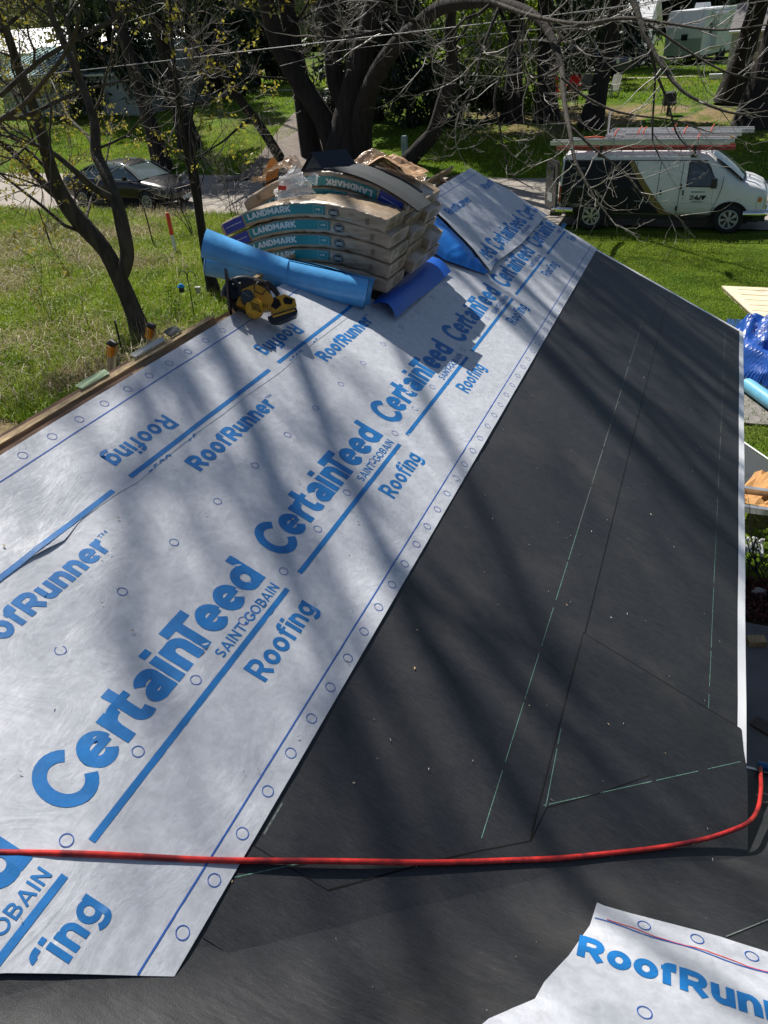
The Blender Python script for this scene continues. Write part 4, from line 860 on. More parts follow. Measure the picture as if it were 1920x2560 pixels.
# ------------------------------------------------------------------ vehicles
VW = mat('white van paint', (0.72, 0.73, 0.74), .4, coat=.25, var=.03, vs=2); NAVYP = mat('dark navy wrap', (0.004, 0.005, 0.012), .5, spec=.3)
GOLD = mat('gold stripe', (0.20, 0.14, 0.03), .35); GLASS = mat('dark car glass', (0.015, 0.022, 0.026), .06, spec=.9); SEAM = mat('panel gap', (0.03, 0.03, 0.03), .8)
HUB = mat('hubcap silver', (0.40, 0.41, 0.42), .35, metal=.5); LAMP = mat('headlamp lens', (0.55, 0.56, 0.55), .12, spec=.9); REDL = mat('red lamp lens', (0.30, 0.006, 0.01), .2); AMB = mat('amber lens', (0.6, 0.16, 0.01), .2)
def wheel(par, x, y, z, r, w, spokes, side, black=False):
    """side -1: outer face towards -y"""
    mb = MB(); n = 32
    prof = [(r * .62, 0), (r * .66, -.012), (r * .90, -.018), (r * .985, .0), (r, .04), (r, w - .04), (r * .96, w), (r * .6, w)]
    V = [(x + a * math.cos(t), y + side * -b * 1.0 if False else y - side * b, z + a * math.sin(t)) for a, b in prof for t in np.linspace(0, 2 * math.pi, n + 1)[:-1]]
    mb.add(V, [(i * n + j, i * n + (j + 1) % n, (i + 1) * n + (j + 1) % n, (i + 1) * n + j) for i in range(len(prof) - 1) for j in range(n)], True)
    ty = mb.build('wheel', RUBBER, par)
    yo = y + side * .006; mb = MB()
    mb.tube([(x, y - side * .05, z), (x, yo, z)], [r * .63, r * .60], n); mb.build('rim', BLACKP, ty)
    mb = MB(); mb.tube([(x, yo, z), (x, yo + side * .012, z)], [r * .16, r * .13], 16); mb.build('hub', HUB, ty)
    mb = MB(); q = [(x + r * .60 * math.cos(t), yo + side * .004, z + r * .60 * math.sin(t)) for t in np.linspace(0, 2 * math.pi, n + 1)]; mb.tube(q, r * .055, 6, cap=False)
    for k in range(spokes):
        t = 2 * math.pi * k / spokes + .3; wd = .22 if not black else .13
        a0, a1, a2, a3 = t - wd * 1.2, t + wd * 1.2, t + wd + .25, t - wd * .8 + .25
        mb.add([(x + r * .13 * math.cos(a0), yo + side * .012, z + r * .13 * math.sin(a0)), (x + r * .13 * math.cos(a1), yo + side * .012, z + r * .13 * math.sin(a1)), (x + r * .6 * math.cos(a2), yo + side * .006, z + r * .6 * math.sin(a2)), (x + r * .6 * math.cos(a3), yo + side * .006, z + r * .6 * math.sin(a3))], [(0, 1, 2, 3)])
    mb.build('spokes', HUB, ty); return ty

VO = Vector((-3.92, 22.85, 0)); van = thing('work_van', 'white and navy work van with ladders on its roof and an open rear door', 'van', tuple(VO))
def vhw(z):
    return .985 - .03 * max(0, .75 - z) - (.13 * (z - 1.2) / .75 if z > 1.2 else 0)
VST = [(.05, .50, 1.96, .97), (.10, .48, 2.04, .99), (.35, .46, 2.10, 1), (1.0, .46, 2.12, 1), (2.4, .46, 2.13, 1), (3.4, .46, 2.12, 1), (3.74, .46, 2.06, .995), (3.88, .46, 1.97, .99), (4.18, .46, 1.73, .985), (4.52, .46, 1.47, .98), (4.64, .46, 1.41, .98), (4.95, .46, 1.33, .97), (5.20, .46, 1.21, .95), (5.29, .48, 1.08, .92), (5.31, .52, .90, .90)]
def vring(X, zb, zt, ws):
    f = [0, 0, .07, .22, .40, .60, .78, .90, .96, .99, 1.0]; g = [0, .88, .985, 1, 1, 1, 1, .985, .93, .80, 0]
    if zt < 1.9: g = [0, .88, .985, 1, 1, 1, .995, .96, .90, .74, 0]
    P = [(X, ws * g[i] * vhw(zb + (zt - zb) * f[i]), zb + (zt - zb) * f[i] + (0.0 if i < 10 else .012)) for i in range(11)]
    return [(p[0], 1 - p[1], p[2]) for p in P] + [(p[0], 1 + p[1], p[2]) for p in P[-2:0:-1]]
mb = MB(); V = []; k = 20
for st in VST: V += vring(*st)
n = len(VST); mb.add(V, [(i * k + j, i * k + (j + 1) % k, (i + 1) * k + (j + 1) % k, (i + 1) * k + j) for i in range(n - 1) for j in range(k)], True); mb.add(V[:k], [tuple(range(k))[::-1]]); mb.add(V[-k:], [tuple(range(k))]); mb.build('body', VW, van)
def vs(X, z, off=.004, side=-1): return (X, 1 + side * (vhw(z) + off), z)
def vpanel(name, x0f, x1f, z0, z1, m, off=.004, par=van, side=-1, nz=14, nx=6):
    mb = MB(); mb.grid(lambda a, b: vs(x0f(z0 + (z1 - z0) * b) * (1 - a) + x1f(z0 + (z1 - z0) * b) * a, z0 + (z1 - z0) * b, off, side), nx, nz); return mb.build(name, m, par)
xl = lambda z: 2.72 - (z - .5) * .56 if z > .9 else 2.72 - .224 - (.9 - z) * -.55
xl = lambda z: 1.80 + .95 * ((1.88 - z) / 1.40) ** 1.15
for sd in (-1, 1):
    vpanel('side_wrap', lambda z: .09 + .05 * max(0, z - 1.2), xl, .50, 1.88, NAVYP, side=sd); vpanel('gold_stripe', xl, lambda z: xl(z) + .14 + .05 * (1.88 - z), .50, 1.88, GOLD, .005, side=sd)
    vpanel('gutter', lambda z: .12, lambda z: 3.76, 1.885, 1.905, SEAM, .012, side=sd, nz=1, nx=12)
def vpoly(name, pts, m, off, par=van, side=-1): mb = MB(); mb.add([vs(x, z, off, side) for x, z in pts], [tuple(range(len(pts)))]); return mb.build(name, m, par)
def vline(pts, w, m=SEAM, off=.006, name='door_gap', par=van): mb = MB(); ribbon(mb, pts, w, lambda a, b, h: vs(a, b, off), 0, .15); return mb.build(name, m, par)
win = [(3.34, 1.26), (3.34, 1.80), (3.40, 1.85), (3.70, 1.84), (3.82, 1.70), (4.04, 1.31), (4.02, 1.26)]
door = vline([(3.18, 1.86), (3.16, .52)], .014, name='front_door')
vpoly('window_frame', [(x + (.03 if x > 3.6 else -.03), z + (.03 if z > 1.5 else -.03)) for x, z in win], BLACKP, .007, door); vpoly('window_glass', win, GLASS, .010, door)
mb = MB(); mb.add([vs(x, z, .012) for x, z in [(3.38, 1.62), (3.80, 1.60), (3.80, 1.585), (3.38, 1.605)]], [(0, 1, 2, 3)]); mb.add([vs(x, z, .012) for x, z in [(3.40, 1.45), (3.75, 1.44), (3.75, 1.43), (3.40, 1.44)]], [(0, 1, 2, 3)]); mb.build('far_window_reflection', mat('pale reflection trim', (.18, .19, .2), .3), door)
vline([(4.20, 1.5), (4.18, 1.2), (4.10, .85), (3.98, .52)], .012, par=door); vline([(3.22, .80), (4.1, .80)], .012, mat('moulding', (.5, .5, .5), .4), par=door)
sdoor = vline([(2.02, 1.86), (2.02, .52)], .012, name='cargo_door'); vline([(2.62, 1.86), (2.60, .52)], .012, name='cargo_door'); vline([(2.05, .84), (3.13, .82)], .012, MATS['moulding'], name='moulding')
for x, z in ((3.19, 1.24), (3.14, .66), (2.02, 1.3)): mb = MB(); mb.box(vs(x, z, .010), (.045, .02, .12)); mb.build('hinge', BLACKP, van)
for x, z in ((3.26, 1.07), (2.70, 1.07)): mb = MB(); mb.box(vs(x, z, .010), (.07, .02, .17)); h_ = mb.build('door_handle', VW, van); mb = MB(); mb.box(vs(x, z + .01, .020), (.04, .008, .13)); mb.build('grip', SEAM, h_)
for x, z in ((2.40, .93), (2.72, .93), (3.27, .93)): mb = MB(); mb.box(vs(x, z, .008), (.022, .008, .022)); mb.build('lock', BLACKP, van)
def vtext(s, x, z, w, h, m, bold=.02):
    P_, F_, asp = text_tris(s, bold); mb = MB(); mb.add([vs(x + p[0] * w, z + p[1] * h, .0075) for p in P_], F_); mb.build('lettering', m, van)
GREYT = mat('grey lettering', (.16, .165, .18), .5); DKT = mat('dark lettering', (.03, .03, .035), .5)
for s_, z, w in (('WATER', 1.66, .34), ('FIRE', 1.50, .24), ('MOLD', 1.34, .30), ('STORM', 1.18, .36)): vtext(s_, .34, z, w, .075, GREYT)
vtext('LIC #', .16, .70, .14, .05, GREYT); vtext('629*78', .42, .70, .28, .05, mat('pale lettering', (.4, .4, .42), .5))
vtext('EMERGENCY', 3.46, 1.09, .34, .045, DKT); vtext('24/7', 3.44, .90, .40, .16, DKT, .035); vtext('SERVICE', 3.50, .83, .26, .045, DKT)
mb = MB(); mb.grid(lambda a, b: ((3.85 + .80 * b + .035 * math.sin(math.pi * b)) + .05 * math.sin(math.pi * a), 1 + (a - .5) * 2 * (.80 + .10 * b), 2.035 - .60 * b + .03 * math.sin(math.pi * a)), 12, 8); mb.build('windshield', mat('windshield glass', (.06, .10, .11), .05, spec=1.0), van)
mb = MB(); mb.grid(lambda a, b: (4.57 + .13 * b + .05 * math.sin(math.pi * a), 1 + (a - .5) * 1.80, 1.435 - .04 * b), 10, 2); mb.build('cowl', BLACKP, van)
for yy in (.45, 1.15): mb = MB(); mb.tube([(4.63, yy, 1.44), (4.28, yy + .25, 1.70)], .010, 5); mb.build('wiper', BLACKP, van)
mb = MB(); mb.box((3.98, -.14, 1.36), (.12, .16, .24), rotm('Z', 12)); mb.tube([(3.98, .03, 1.30), (3.98, -.12, 1.30)], .02, 6); mb.build('side_mirror', BLACKP, van); mb = MB(); mb.box((4.0, 2.12, 1.38), (.12, .16, .24)); mb.build('side_mirror', BLACKP, van)
for yy in (.72, 1.28): mb = MB(); ribbon(mb, [(4.80, yy), (5.10, yy + (.0 if yy < 1 else -.0))], .02, lambda a, b, h: (a, b, 1.388 - (a - 4.80) * .38 + .012), 0, .1); mb.build('hood_crease', SEAM, van)
mb = MB(); mb.prism([(5.08, .66), (5.06, .78), (5.09, 1.02), (5.22, 1.04), (5.28, .98), (5.31, .70)], lambda a, b: (a, .075, b), lambda a, b: (a, .045 if a < 5.2 else .12, b)); mb.build('headlight', LAMP, van)
mb = MB(); mb.prism([(5.10, .86), (5.11, .98), (5.18, .99), (5.18, .87)], lambda a, b: (a, .05, b), lambda a, b: (a, .036, b)); mb.build('indicator', AMB, van)
mb = MB(); mb.box((5.30, 1.75, .85), (.06, .3, .3)); mb.build('headlight', LAMP, van)
mb = MB()
for q in range(5): mb.box((5.315, 1.0, .72 + q * .075), (.03, 1.15, .03))
mb.build('grille', CHROME, van)
for xb, sg in ((5.24, 1), (.0, -1)):
    mb = MB(); mb.tube([(xb - sg * .45, .00, .56), (xb - sg * .05, .02, .56), (xb + sg * .10, .12, .56), (xb + sg * .14, 1.0, .56), (xb + sg * .10, 1.88, .56), (xb - sg * .1, 1.98, .56)], .085, 8); mb.build('bumper', CHROME, van)
    mb = MB(); mb.box((xb - .05, 1, .42), (.3, 1.8, .14)); mb.build('valance', BLACKP, van)
mb = MB(); mb.box((2.7, 1.0, .40), (5.0, 1.5, .22)); mb.build('underbody', BLACKP, van); mb = MB(); mb.box((3.75, -.01, .455), (.35, .06, .04)); mb.build('step', BLACKP, van)
for X in (.95, 4.47):
    for sd, y0 in ((-1, .0), (1, 2.0)):
        mb = MB(); yy = 1 + sd * .993; mb.add([(X + .47 * math.cos(t), yy, .40 + .47 * math.sin(t)) for t in np.linspace(0, math.pi, 20)] + [(X - .47, yy, .30), (X + .47, yy, .30)], [tuple(range(20)) + (20, 21)]); mb.build('wheel_arch', SEAM if False else DARK, van)
        wheel(van, X, 1 + sd * 1.0, .37, .37, .25, 7, sd)
mb = MB(); mb.box((.055, .05, .98), (.05, .06, .46)); mb.build('tail_light', REDL, van); mb = MB(); mb.box((.055, 1.95, .98), (.05, .06, .46)); mb.build('tail_light', REDL, van)
dv = Vector((-.46, .80, 0)).normalized(); mb = MB(); c = Vector((.0, .04, 0))
def dq(a, z, o=0): return c + dv * a + Vector((-dv.y, dv.x, 0)) * (o + (.03 if z > 1.2 else 0) - .06 * max(0, z - 1.2)) + Vector((0, 0, z))
mb.prism([(0, .52), (.86, .52), (.86, 1.72), (.78, 1.86), (.06, 1.86), (0, 1.80)], lambda a, z: dq(a, z, 0), lambda a, z: dq(a, z, .07)); rd = mb.build('rear_door', mat('dark door', (.022, .022, .026), .4, coat=.3), van)
mb = MB(); mb.prism([(.2, 1.32), (.72, 1.32), (.72, 1.74), (.2, 1.74)], lambda a, z: dq(a, z, -.004), lambda a, z: dq(a, z, .074)); mb.build('door_window', GLASS, rd)
mb = MB(); mb.prism([(.26, .72), (.64, .72), (.64, .94), (.26, .94)], lambda a, z: dq(a, z, -.006), lambda a, z: dq(a, z, .076)); mb.build('licence_plate', mat('dull plate', (.35, .36, .38), .5), rd)
for z in (.69, .97, 1.26): mb = MB(); mb.prism([(.04, z), (.84, z), (.84, z + .015), (.04, z + .015)], lambda a, z: dq(a, z, -.012), lambda a, z: dq(a, z, .0)); mb.build('trim_strip', CHROME, rd)
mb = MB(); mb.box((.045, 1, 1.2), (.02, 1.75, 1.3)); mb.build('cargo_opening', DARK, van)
# rack and ladders
rack = MB()
for x in (1.05, 3.40):
    for y in (.16, 1.84): rack.box((x, y, 2.14), (.07, .05, .26)); rack.box((x, y, 2.0), (.16, .05, .06))
    rack.box((x, 1, 2.26), (.07, 1.9, .05))
rack.box((1.05, 1.55, 2.45), (.05, .05, .4)); rk = rack.build('roof_rack', mat('dark rack steel', (.02, .02, .022), .5), van)
def rladder(x0, x1, y, z, wd, m, label, horiz=False, rungs=True, two_=False, yc=None):
    t = thing('ladder', label, 'ladder', (VO.x + x0, VO.y + y, z), 0, 'ladders strapped on the van roof'); L_ = x1 - x0
    for k_, o in enumerate((0, wd)):
        for s_ in range(2 if two_ else 1):
            mb = MB(); q = s_ * .045
            oy, oz = (o * .25, o) if not horiz else (o, 0)
            mb.box((L_ / 2 + s_ * .3, oy + q * .5, oz + q), (L_ - s_ * .4, .028, .10)); mb.box((L_ / 2 + s_ * .3, oy - .012 + q * .5, oz + .042 + q), (L_ - s_ * .4, .03, .008)); mb.build('rail', m, t)
    n = int(L_ / .3)
    for k_ in range(n):
        x = .15 + k_ * .3; mb = MB(); mb.tube([(x, -.02, 0), (x, wd * .25 + .02 if not horiz else wd + .02, wd if not horiz else 0)], .016, 6); mb.build('rung', m, t)
        mb = MB(); mb.tube([(x, -.022, 0), (x, -.014, 0)], .013, 6); mb.build('rivet', SEAM, t)
    return t
FIB = mat('dull red fibreglass', (.28, .05, .05), .5, var=.2); ALB = mat('bright ladder aluminium', (.60, .61, .63), .35, metal=.35)
rladder(-.15, 4.35, .16, 2.06, .36, FIB, 'red fibreglass ladder lowest on the roof rack of the van', True)
rladder(-.30, 4.20, .06, 2.20, .34, ALB, 'long silver ladder nearest the camera on the roof rack of the van', True, two_=True)
rladder(1.05, 4.35, .80, 2.26, .34, ALB, 'silver ladder in the middle of the roof rack with orange straps', True, two_=True)
l4 = rladder(1.10, 4.75, 1.35, 2.32, .38, mat('dull ladder aluminium', (.50, .51, .53), .4, metal=.3), 'silver ladder farthest back on the roof rack sticking out beyond the windshield', True)
for k_, (x, y, z) in enumerate(((1.30, .80, 2.56), (1.9, .80, 2.6), (2.02, .80, 2.6), (2.75, 1.3, 2.6), (3.05, .8, 2.6), (3.42, .1, 2.52), (3.7, 1.1, 2.6))):
    mb = MB(); mb.tube([(x, y - .03, z - .12), (x + .02, y - .02, z + .01), (x + .05, y + .4, z + .02)], .016, 5); o = mb.build('strap', mat('orange strap', (.75, .10, .03), .5), van); 
mb = MB(); mb.tube([(.6, .08, 2.49), (.9, .06, 2.52), (1.1, .08, 2.49)], .022, 6); mb.build('strap', MATS['orange strap'], van); mb = MB(); mb.box((4.22, .10, 2.44), (.07, .05, .13)); mb.build('ladder_cap', YEL, van)
mb = MB(); mb.tube([(1.02, 1.5, 2.3), (1.02, 1.5, 2.95), (1.06, 1.5, 3.02)], [.03, .03, .05], 6); mb.build('rack_post', ALU, van)

van.scale = (1, 1, .935)
for o in [x for x in bpy.data.objects if x.parent == van and x.name.startswith('wheel') and 'arch' not in x.name]: o.scale = (1, 1, 1 / .935)
# ---- dark sedan
car = thing('parked_car', 'black sedan parked at the road edge, half hidden behind tree trunks', 'car', (-22.35, 23.95, 0), math.radians(-7))
CP = mat('black car paint', (0.003, 0.004, 0.008), .3, spec=.4, coat=.3)
CST = [(0.0, .42, .78, .80), (.06, .35, .98, .88), (.30, .30, 1.05, .93), (.9, .26, 1.03, .97), (1.6, .24, .99, .99), (2.6, .24, .96, 1.0), (3.3, .24, .96, .99), (3.7, .24, .93, .98), (4.2, .26, .86, .95), (4.6, .28, .76, .87), (4.78, .32, .64, .76), (4.84, .40, .56, .64)]
def cring(X, zb, zt, w):
    f = [0, 0, .10, .35, .62, .82, .93, .985, 1.0]; g = [0, .82, .93, .99, 1, .985, .93, .70, 0]
    P = [(X, w * .90 * g[i], zb + (zt - zb) * f[i] + (.025 if i == 8 else 0)) for i in range(9)]; return [(p[0], .9 - p[1], p[2]) for p in P] + [(p[0], .9 + p[1], p[2]) for p in P[-2:0:-1]]
mb = MB(); V = []; k = 16
for st in CST: V += cring(*st)
n = len(CST); mb.add(V, [(i * k + j, i * k + (j + 1) % k, (i + 1) * k + (j + 1) % k, (i + 1) * k + j) for i in range(n - 1) for j in range(k)], True); mb.add(V[:k], [tuple(range(k))[::-1]]); mb.add(V[-k:], [tuple(range(k))]); mb.build('body', CP, car)
G = [(.72, 1.00, .70), (1.15, 1.24, .64), (1.55, 1.385, .60), (2.1, 1.44, .58), (2.6, 1.43, .58), (2.95, 1.33, .60), (3.35, 1.12, .66), (3.62, .965, .72)]
mb = MB(); V = []
for X, zt, w in G: V += [(X, .9 - .80, .93), (X, .9 - w - (.80 - w) * .35, .93 + (zt - .93) * .5), (X, .9 - w, zt - .02), (X, .9 - w * .6, zt), (X, .9 + w * .6, zt), (X, .9 + w, zt - .02), (X, .9 + w + (.80 - w) * .35, .93 + (zt - .93) * .5), (X, .9 + .80, .93)]
mb.add(V, [(8 * i + j, 8 * i + j + 1, 8 * i + 9 + j, 8 * i + 8 + j) for i in range(len(G) - 1) for j in range(7)], True); mb.build('windows', mat('sedan glass', (.09, .12, .12), .08, spec=1), car)
mb = MB(); RG = [g for g in G if 1.4 < g[0] < 2.99]; V = []
for X, zt, w in RG: V += [(X, .9 - w - .012, zt - .035), (X, .9 - w * .6, zt + .012), (X, .9 + w * .6, zt + .012), (X, .9 + w + .012, zt - .035)]
mb.add(V, [(4 * i + j, 4 * i + j + 1, 4 * i + 5 + j, 4 * i + 4 + j) for i in range(len(RG) - 1) for j in range(3)], True); mb.build('roof', CP, car)
for sd in (-1, 1):
    for path in ([(.70, .97, .80), (1.15, 1.23, .66), (1.55, 1.37, .61)], [(2.97, 1.32, .61), (3.35, 1.12, .67), (3.66, .95, .76)]): mb = MB(); mb.tube([(x, .9 + sd * (w + .01), z) for x, z, w in path], .035, 6); mb.build('pillar', CP, car)
    mb = MB(); mb.tube([(2.08, .9 + sd * .80, .94), (2.05, .9 + sd * .60, 1.42)], .03, 5); mb.build('pillar', CP, car)
    mb = MB(); mb.tube([(.95, .9 + sd * .825, .975), (2.1, .9 + sd * .835, .965), (3.35, .9 + sd * .825, .95)], .011, 5); mb.build('belt_trim', CHROME, car)
    mb = MB(); mb.tube([(1.1, .9 + sd * .80, 1.03), (1.5, .9 + sd * .66, 1.35), (2.2, .9 + sd * .61, 1.42), (2.9, .9 + sd * .63, 1.34)], .010, 5); mb.build('window_trim', CHROME, car)
    mb = MB(); mb.tube([(3.15, .9 + sd * .82, .98), (3.17, .9 + sd * .93, 1.02), (3.19, .9 + sd * 1.03, 1.02)], [.02, .06, .055], 8); mb.build('side_mirror', CP, car)
    for x in (.98, 3.92):
        mb = MB(); yy = .9 + sd * .895; mb.add([(x + .37 * math.cos(t), yy, .33 + .37 * math.sin(t)) for t in np.linspace(-.2, math.pi + .2, 22)], [tuple(range(22))]); mb.build('wheel_arch', DARK, car); wheel(car, x, .9 + sd * .90, .32, .32, .21, 9, sd, True)
    for x in (1.45, 2.45): mb = MB(); mb.box((x, .9 + sd * .90, .80), (.15, .03, .025)); mb.build('door_handle', CHROME, car)
    mb = MB(); mb.grid(lambda a, b: (4.18 + .42 * a, .9 + sd * (.83 - .20 * a * a + .01), .66 + .12 * b * (1 - .2 * a) - .04 * a), 8, 3); mb.build('headlight', LAMP, car)
mb = MB()
for q in range(5): mb.box((4.795 - .012 * q, .9, .46 + q * .055), (.03, .86 - .02 * q, .018))
for y in (.44, 1.36): mb.tube([(4.76, y, .46), (4.70, y + (.03 if y < 1 else -.03), .72)], .016, 5)
mb.build('grille', CHROME, car); mb = MB(); mb.box((4.86, .9, .38), (.02, .36, .12)); mb.build('licence_plate', mat('number plate', (.45, .5, .55), .5), car)
car.scale = (1.06, 1.06, 1.06)
# dark pickup far off beside the white garage
pk = ongnd(1518, 200); pick = thing('pickup_truck', 'dark pickup parked beside the white garage far across the lawn', 'truck', tuple(pk))
mb = MB(); V = []; ST = [(-4.6, .6, 1.15, .95), (-2.4, .5, 1.2, .98), (-2.3, .5, 1.85, .9), (-.9, .5, 1.9, .88), (-.2, .5, 1.25, .95), (.9, .55, 1.15, .93), (1.0, .6, .95, .85)]
for X_, zb_, zt_, w_ in ST: V += [(X_, -w_ * s_, z_) for s_, z_ in ((.0, zb_), (.9, zb_), (1, zb_ + .2), (.98, zt_ - .2), (.85, zt_), (-.85, zt_), (-.98, zt_ - .2), (-1, zb_ + .2), (-.9, zb_))]
k = 9; mb.add(V, [(i * k + j, i * k + (j + 1) % k, (i + 1) * k + (j + 1) % k, (i + 1) * k + j) for i in range(len(ST) - 1) for j in range(k)]); mb.add(V[-k:], [tuple(range(k))]); mb.build('body', CP, pick)
for X_ in (-3.5, .1):
    for sd in (-1, 1): wheel(pick, X_, sd * .92, .42, .42, .25, 6, sd)
for sd in (-1, 1): mb = MB(); mb.box((1.0, sd * .65, 1.0), (.04, .3, .2)); mb.build('headlight', LAMP, pick)
mb = MB(); mb.box((1.0, 0, .62), (.12, 1.8, .2)); mb.build('bumper', BLACKP, pick)
pick.rotation_euler.z = math.radians(-25)
# ------------------------------------------------------------------ trees
def batch_tubes(lines, k, name, m, parent, kind=None, smooth=True):
    """lines: list of (points[n,3], radii[n]); all lines of one length are swept together"""
    groups = {}
    for P, r in lines: groups.setdefault(len(P), []).append((P, r))
    VV = []; FF = []; off = 0
    for n, L_ in groups.items():
        P = np.array([p for p, _ in L_], float); r = np.array([q for _, q in L_], float)
        T = np.gradient(P, axis=1); T /= np.linalg.norm(T, axis=2, keepdims=True) + 1e-9
        mt = P[:, -1] - P[:, 0]; mt /= np.linalg.norm(mt, axis=1, keepdims=True) + 1e-9
        ref = np.where(np.abs(mt[:, 2:3]) > .8, np.array([[1., 0, 0]]), np.array([[0., 0, 1]]))[:, None, :]
        A = np.cross(T, ref); A /= np.linalg.norm(A, axis=2, keepdims=True) + 1e-9; B = np.cross(T, A)
        th = np.arange(k) * 2 * np.pi / k
        V = P[:, :, None, :] + r[:, :, None, None] * (A[:, :, None, :] * np.cos(th)[None, None, :, None] + B[:, :, None, :] * np.sin(th)[None, None, :, None])
        m_ = len(L_); I = off + np.arange(m_ * n * k).reshape(m_, n, k); J = np.roll(I, -1, axis=2)
        FF.append(np.stack([I[:, :-1], J[:, :-1], J[:, 1:], I[:, 1:]], -1).reshape(-1, 4)); VV.append(V.reshape(-1, 3)); off += m_ * n * k
    o = mesh_obj(name, np.concatenate(VV), np.concatenate(FF), m, parent, smooth=smooth)
    if kind: o['kind'] = kind
    return o
RNG = np.random.default_rng(5)
def unit(v): return v / (np.linalg.norm(v) + 1e-9)
def perp(d):
    a = np.cross(d, RNG.normal(size=3)); return unit(a)
def limb(p, d, L_, r0, r1, n, wob, trop):
    pts = [np.array(p, float)]; d = unit(np.array(d, float)); s = L_ / n
    for i in range(n):
        d = unit(d + perp(d) * wob * RNG.random() + np.array([0, 0, trop])); pts.append(pts[-1] + d * s)
    return np.array(pts), np.linspace(r0, r1, n + 1)
def branchy(lines, lvl, maxl, out, dens, Ls, trop, spread=(35, 70), tips=None, rmin=.004):
    """grow side branches off every line; out[l] collects lines by level"""
    if lvl > maxl: return
    new = []
    for P, r in lines:
        seg = np.linalg.norm(np.diff(P, axis=0), axis=1); tot = seg.sum(); nb = RNG.poisson(dens[lvl] * tot)
        cum = np.concatenate([[0], np.cumsum(seg)])
        for _ in range(nb):
            q = (RNG.uniform(.25, 1) if lvl < 2 else RNG.uniform(.08, 1)) * tot; i = min(np.searchsorted(cum, q) - 1, len(P) - 2); f = (q - cum[i]) / (seg[i] + 1e-9)
            p = P[i] + (P[i + 1] - P[i]) * f; rr = r[i] + (r[i + 1] - r[i]) * f; d = unit(P[i + 1] - P[i]); a = math.radians(RNG.uniform(*spread)); dd = unit(d * math.cos(a) + perp(d) * math.sin(a))
            L_ = Ls[lvl] * RNG.uniform(.45, 1.15) * (1.1 - .5 * q / tot); r0 = max(rmin, min(rr * .6, L_ * .016))
            new.append(limb(p, dd, L_, r0, max(rmin * .6, r0 * .35), 5 if lvl < 2 else 4, .42, trop[lvl]))
        if lvl >= 1: new.append(limb(P[-1], P[-1] - P[-2], Ls[lvl] * .7, max(rmin, r[-1]), rmin * .6, 4, .4, trop[lvl]))
    out.setdefault(lvl, []).extend(new)
    branchy(new, lvl + 1, maxl, out, dens, Ls, trop, spread, tips, rmin)
def spline(pts, per=4):
    P = [np.array(p, float) for p in pts]; P = [2 * P[0] - P[1]] + P + [2 * P[-1] - P[-2]]; out = []
    for i in range(1, len(P) - 2):
        for q in range(per):
            t = q / per; out.append(.5 * ((2 * P[i]) + (-P[i - 1] + P[i + 1]) * t + (2 * P[i - 1] - 5 * P[i] + 4 * P[i + 1] - P[i + 2]) * t * t + (-P[i - 1] + 3 * P[i] - 3 * P[i + 1] + P[i + 2]) * t ** 3))
    return np.array(out + [P[-2]])
def stem(px, ws, ys):
    """a stem through measured points: px (x,y) in the photo, widths in px, distance y per point"""
    pts = []; rad = []
    for (x, y), w, Y in zip(px, ws, ys):
        p = aty(x, y, Y); pts.append(np.array(p)); rad.append(w / 2 * (p - Vector((0, 0, CZ))).dot(CF) / 1923)
    P = spline(pts); r = np.interp(np.linspace(0, 1, len(P)), np.linspace(0, 1, len(rad)), rad); return P, r
def flare(P, r, k=1.7, h=.9):
    z = P[:, 2] - P[0, 2]; return P, r * (1 + (k - 1) * np.exp(-z / h * 2.2))
def leafcloud(name, C, size, m, parent, kind='stuff', droop=0.0, n_per=1, aspect=.55, kindset=True):
    C = np.asarray(C); n = len(C); a = RNG.normal(size=(n, 3)); a[:, 2] -= droop; a /= np.linalg.norm(a, axis=1, keepdims=True)
    b = np.cross(a, RNG.normal(size=(n, 3))); b /= np.linalg.norm(b, axis=1, keepdims=True) + 1e-9; s = (size * RNG.uniform(.6, 1.3, n))[:, None]
    V = np.stack([C, C + a * s * .5 + b * s * aspect * .5, C + a * s, C + a * s * .5 - b * s * aspect * .5], 1).reshape(-1, 3)
    o = mesh_obj(name, V, np.arange(4 * n).reshape(n, 4), m, parent)
    if kindset: o['kind'] = kind
    return o
def leafmat(name, c, c2, tr=.35):
    m = bpy.data.materials.new(name); m.use_nodes = True; N = m.node_tree; L = N.links; b = N.nodes['Principled BSDF']; b.inputs['Roughness'].default_value = .55
    n = N.nodes.new('ShaderNodeTexNoise'); n.inputs['Scale'].default_value = 1.3; n.inputs['Detail'].default_value = 5; t = N.nodes.new('ShaderNodeTexCoord'); L.new(t.outputs['Object'], n.inputs['Vector'])
    r = N.nodes.new('ShaderNodeValToRGB'); r.color_ramp.elements[0].position = .35; r.color_ramp.elements[1].position = .65; r.color_ramp.elements[0].color = (*c, 1); r.color_ramp.elements[1].color = (*c2, 1)
    L.new(n.outputs['Fac'], r.inputs[0]); L.new(r.outputs[0], b.inputs['Base Color'])
    tl = N.nodes.new('ShaderNodeBsdfTranslucent'); L.new(r.outputs[0], tl.inputs[0]); mx = N.nodes.new('ShaderNodeMixShader'); mx.inputs[0].default_value = tr
    L.new(b.outputs[0], mx.inputs[1]); L.new(tl.outputs[0], mx.inputs[2]); L.new(mx.outputs[0], N.nodes['Material Output'].inputs[0]); return m
LF_BUD = leafmat('yellow spring leaves', (.30, .24, .03), (.44, .40, .06), .5); LF_FRESH = leafmat('fresh green leaves', (.10, .17, .012), (.26, .36, .03), .5)
LF_CON = leafmat('conifer needles', (.010, .022, .009), (.030, .050, .018), .12); LF_PINE = leafmat('pine needles', (.018, .035, .014), (.05, .08, .03), .2)

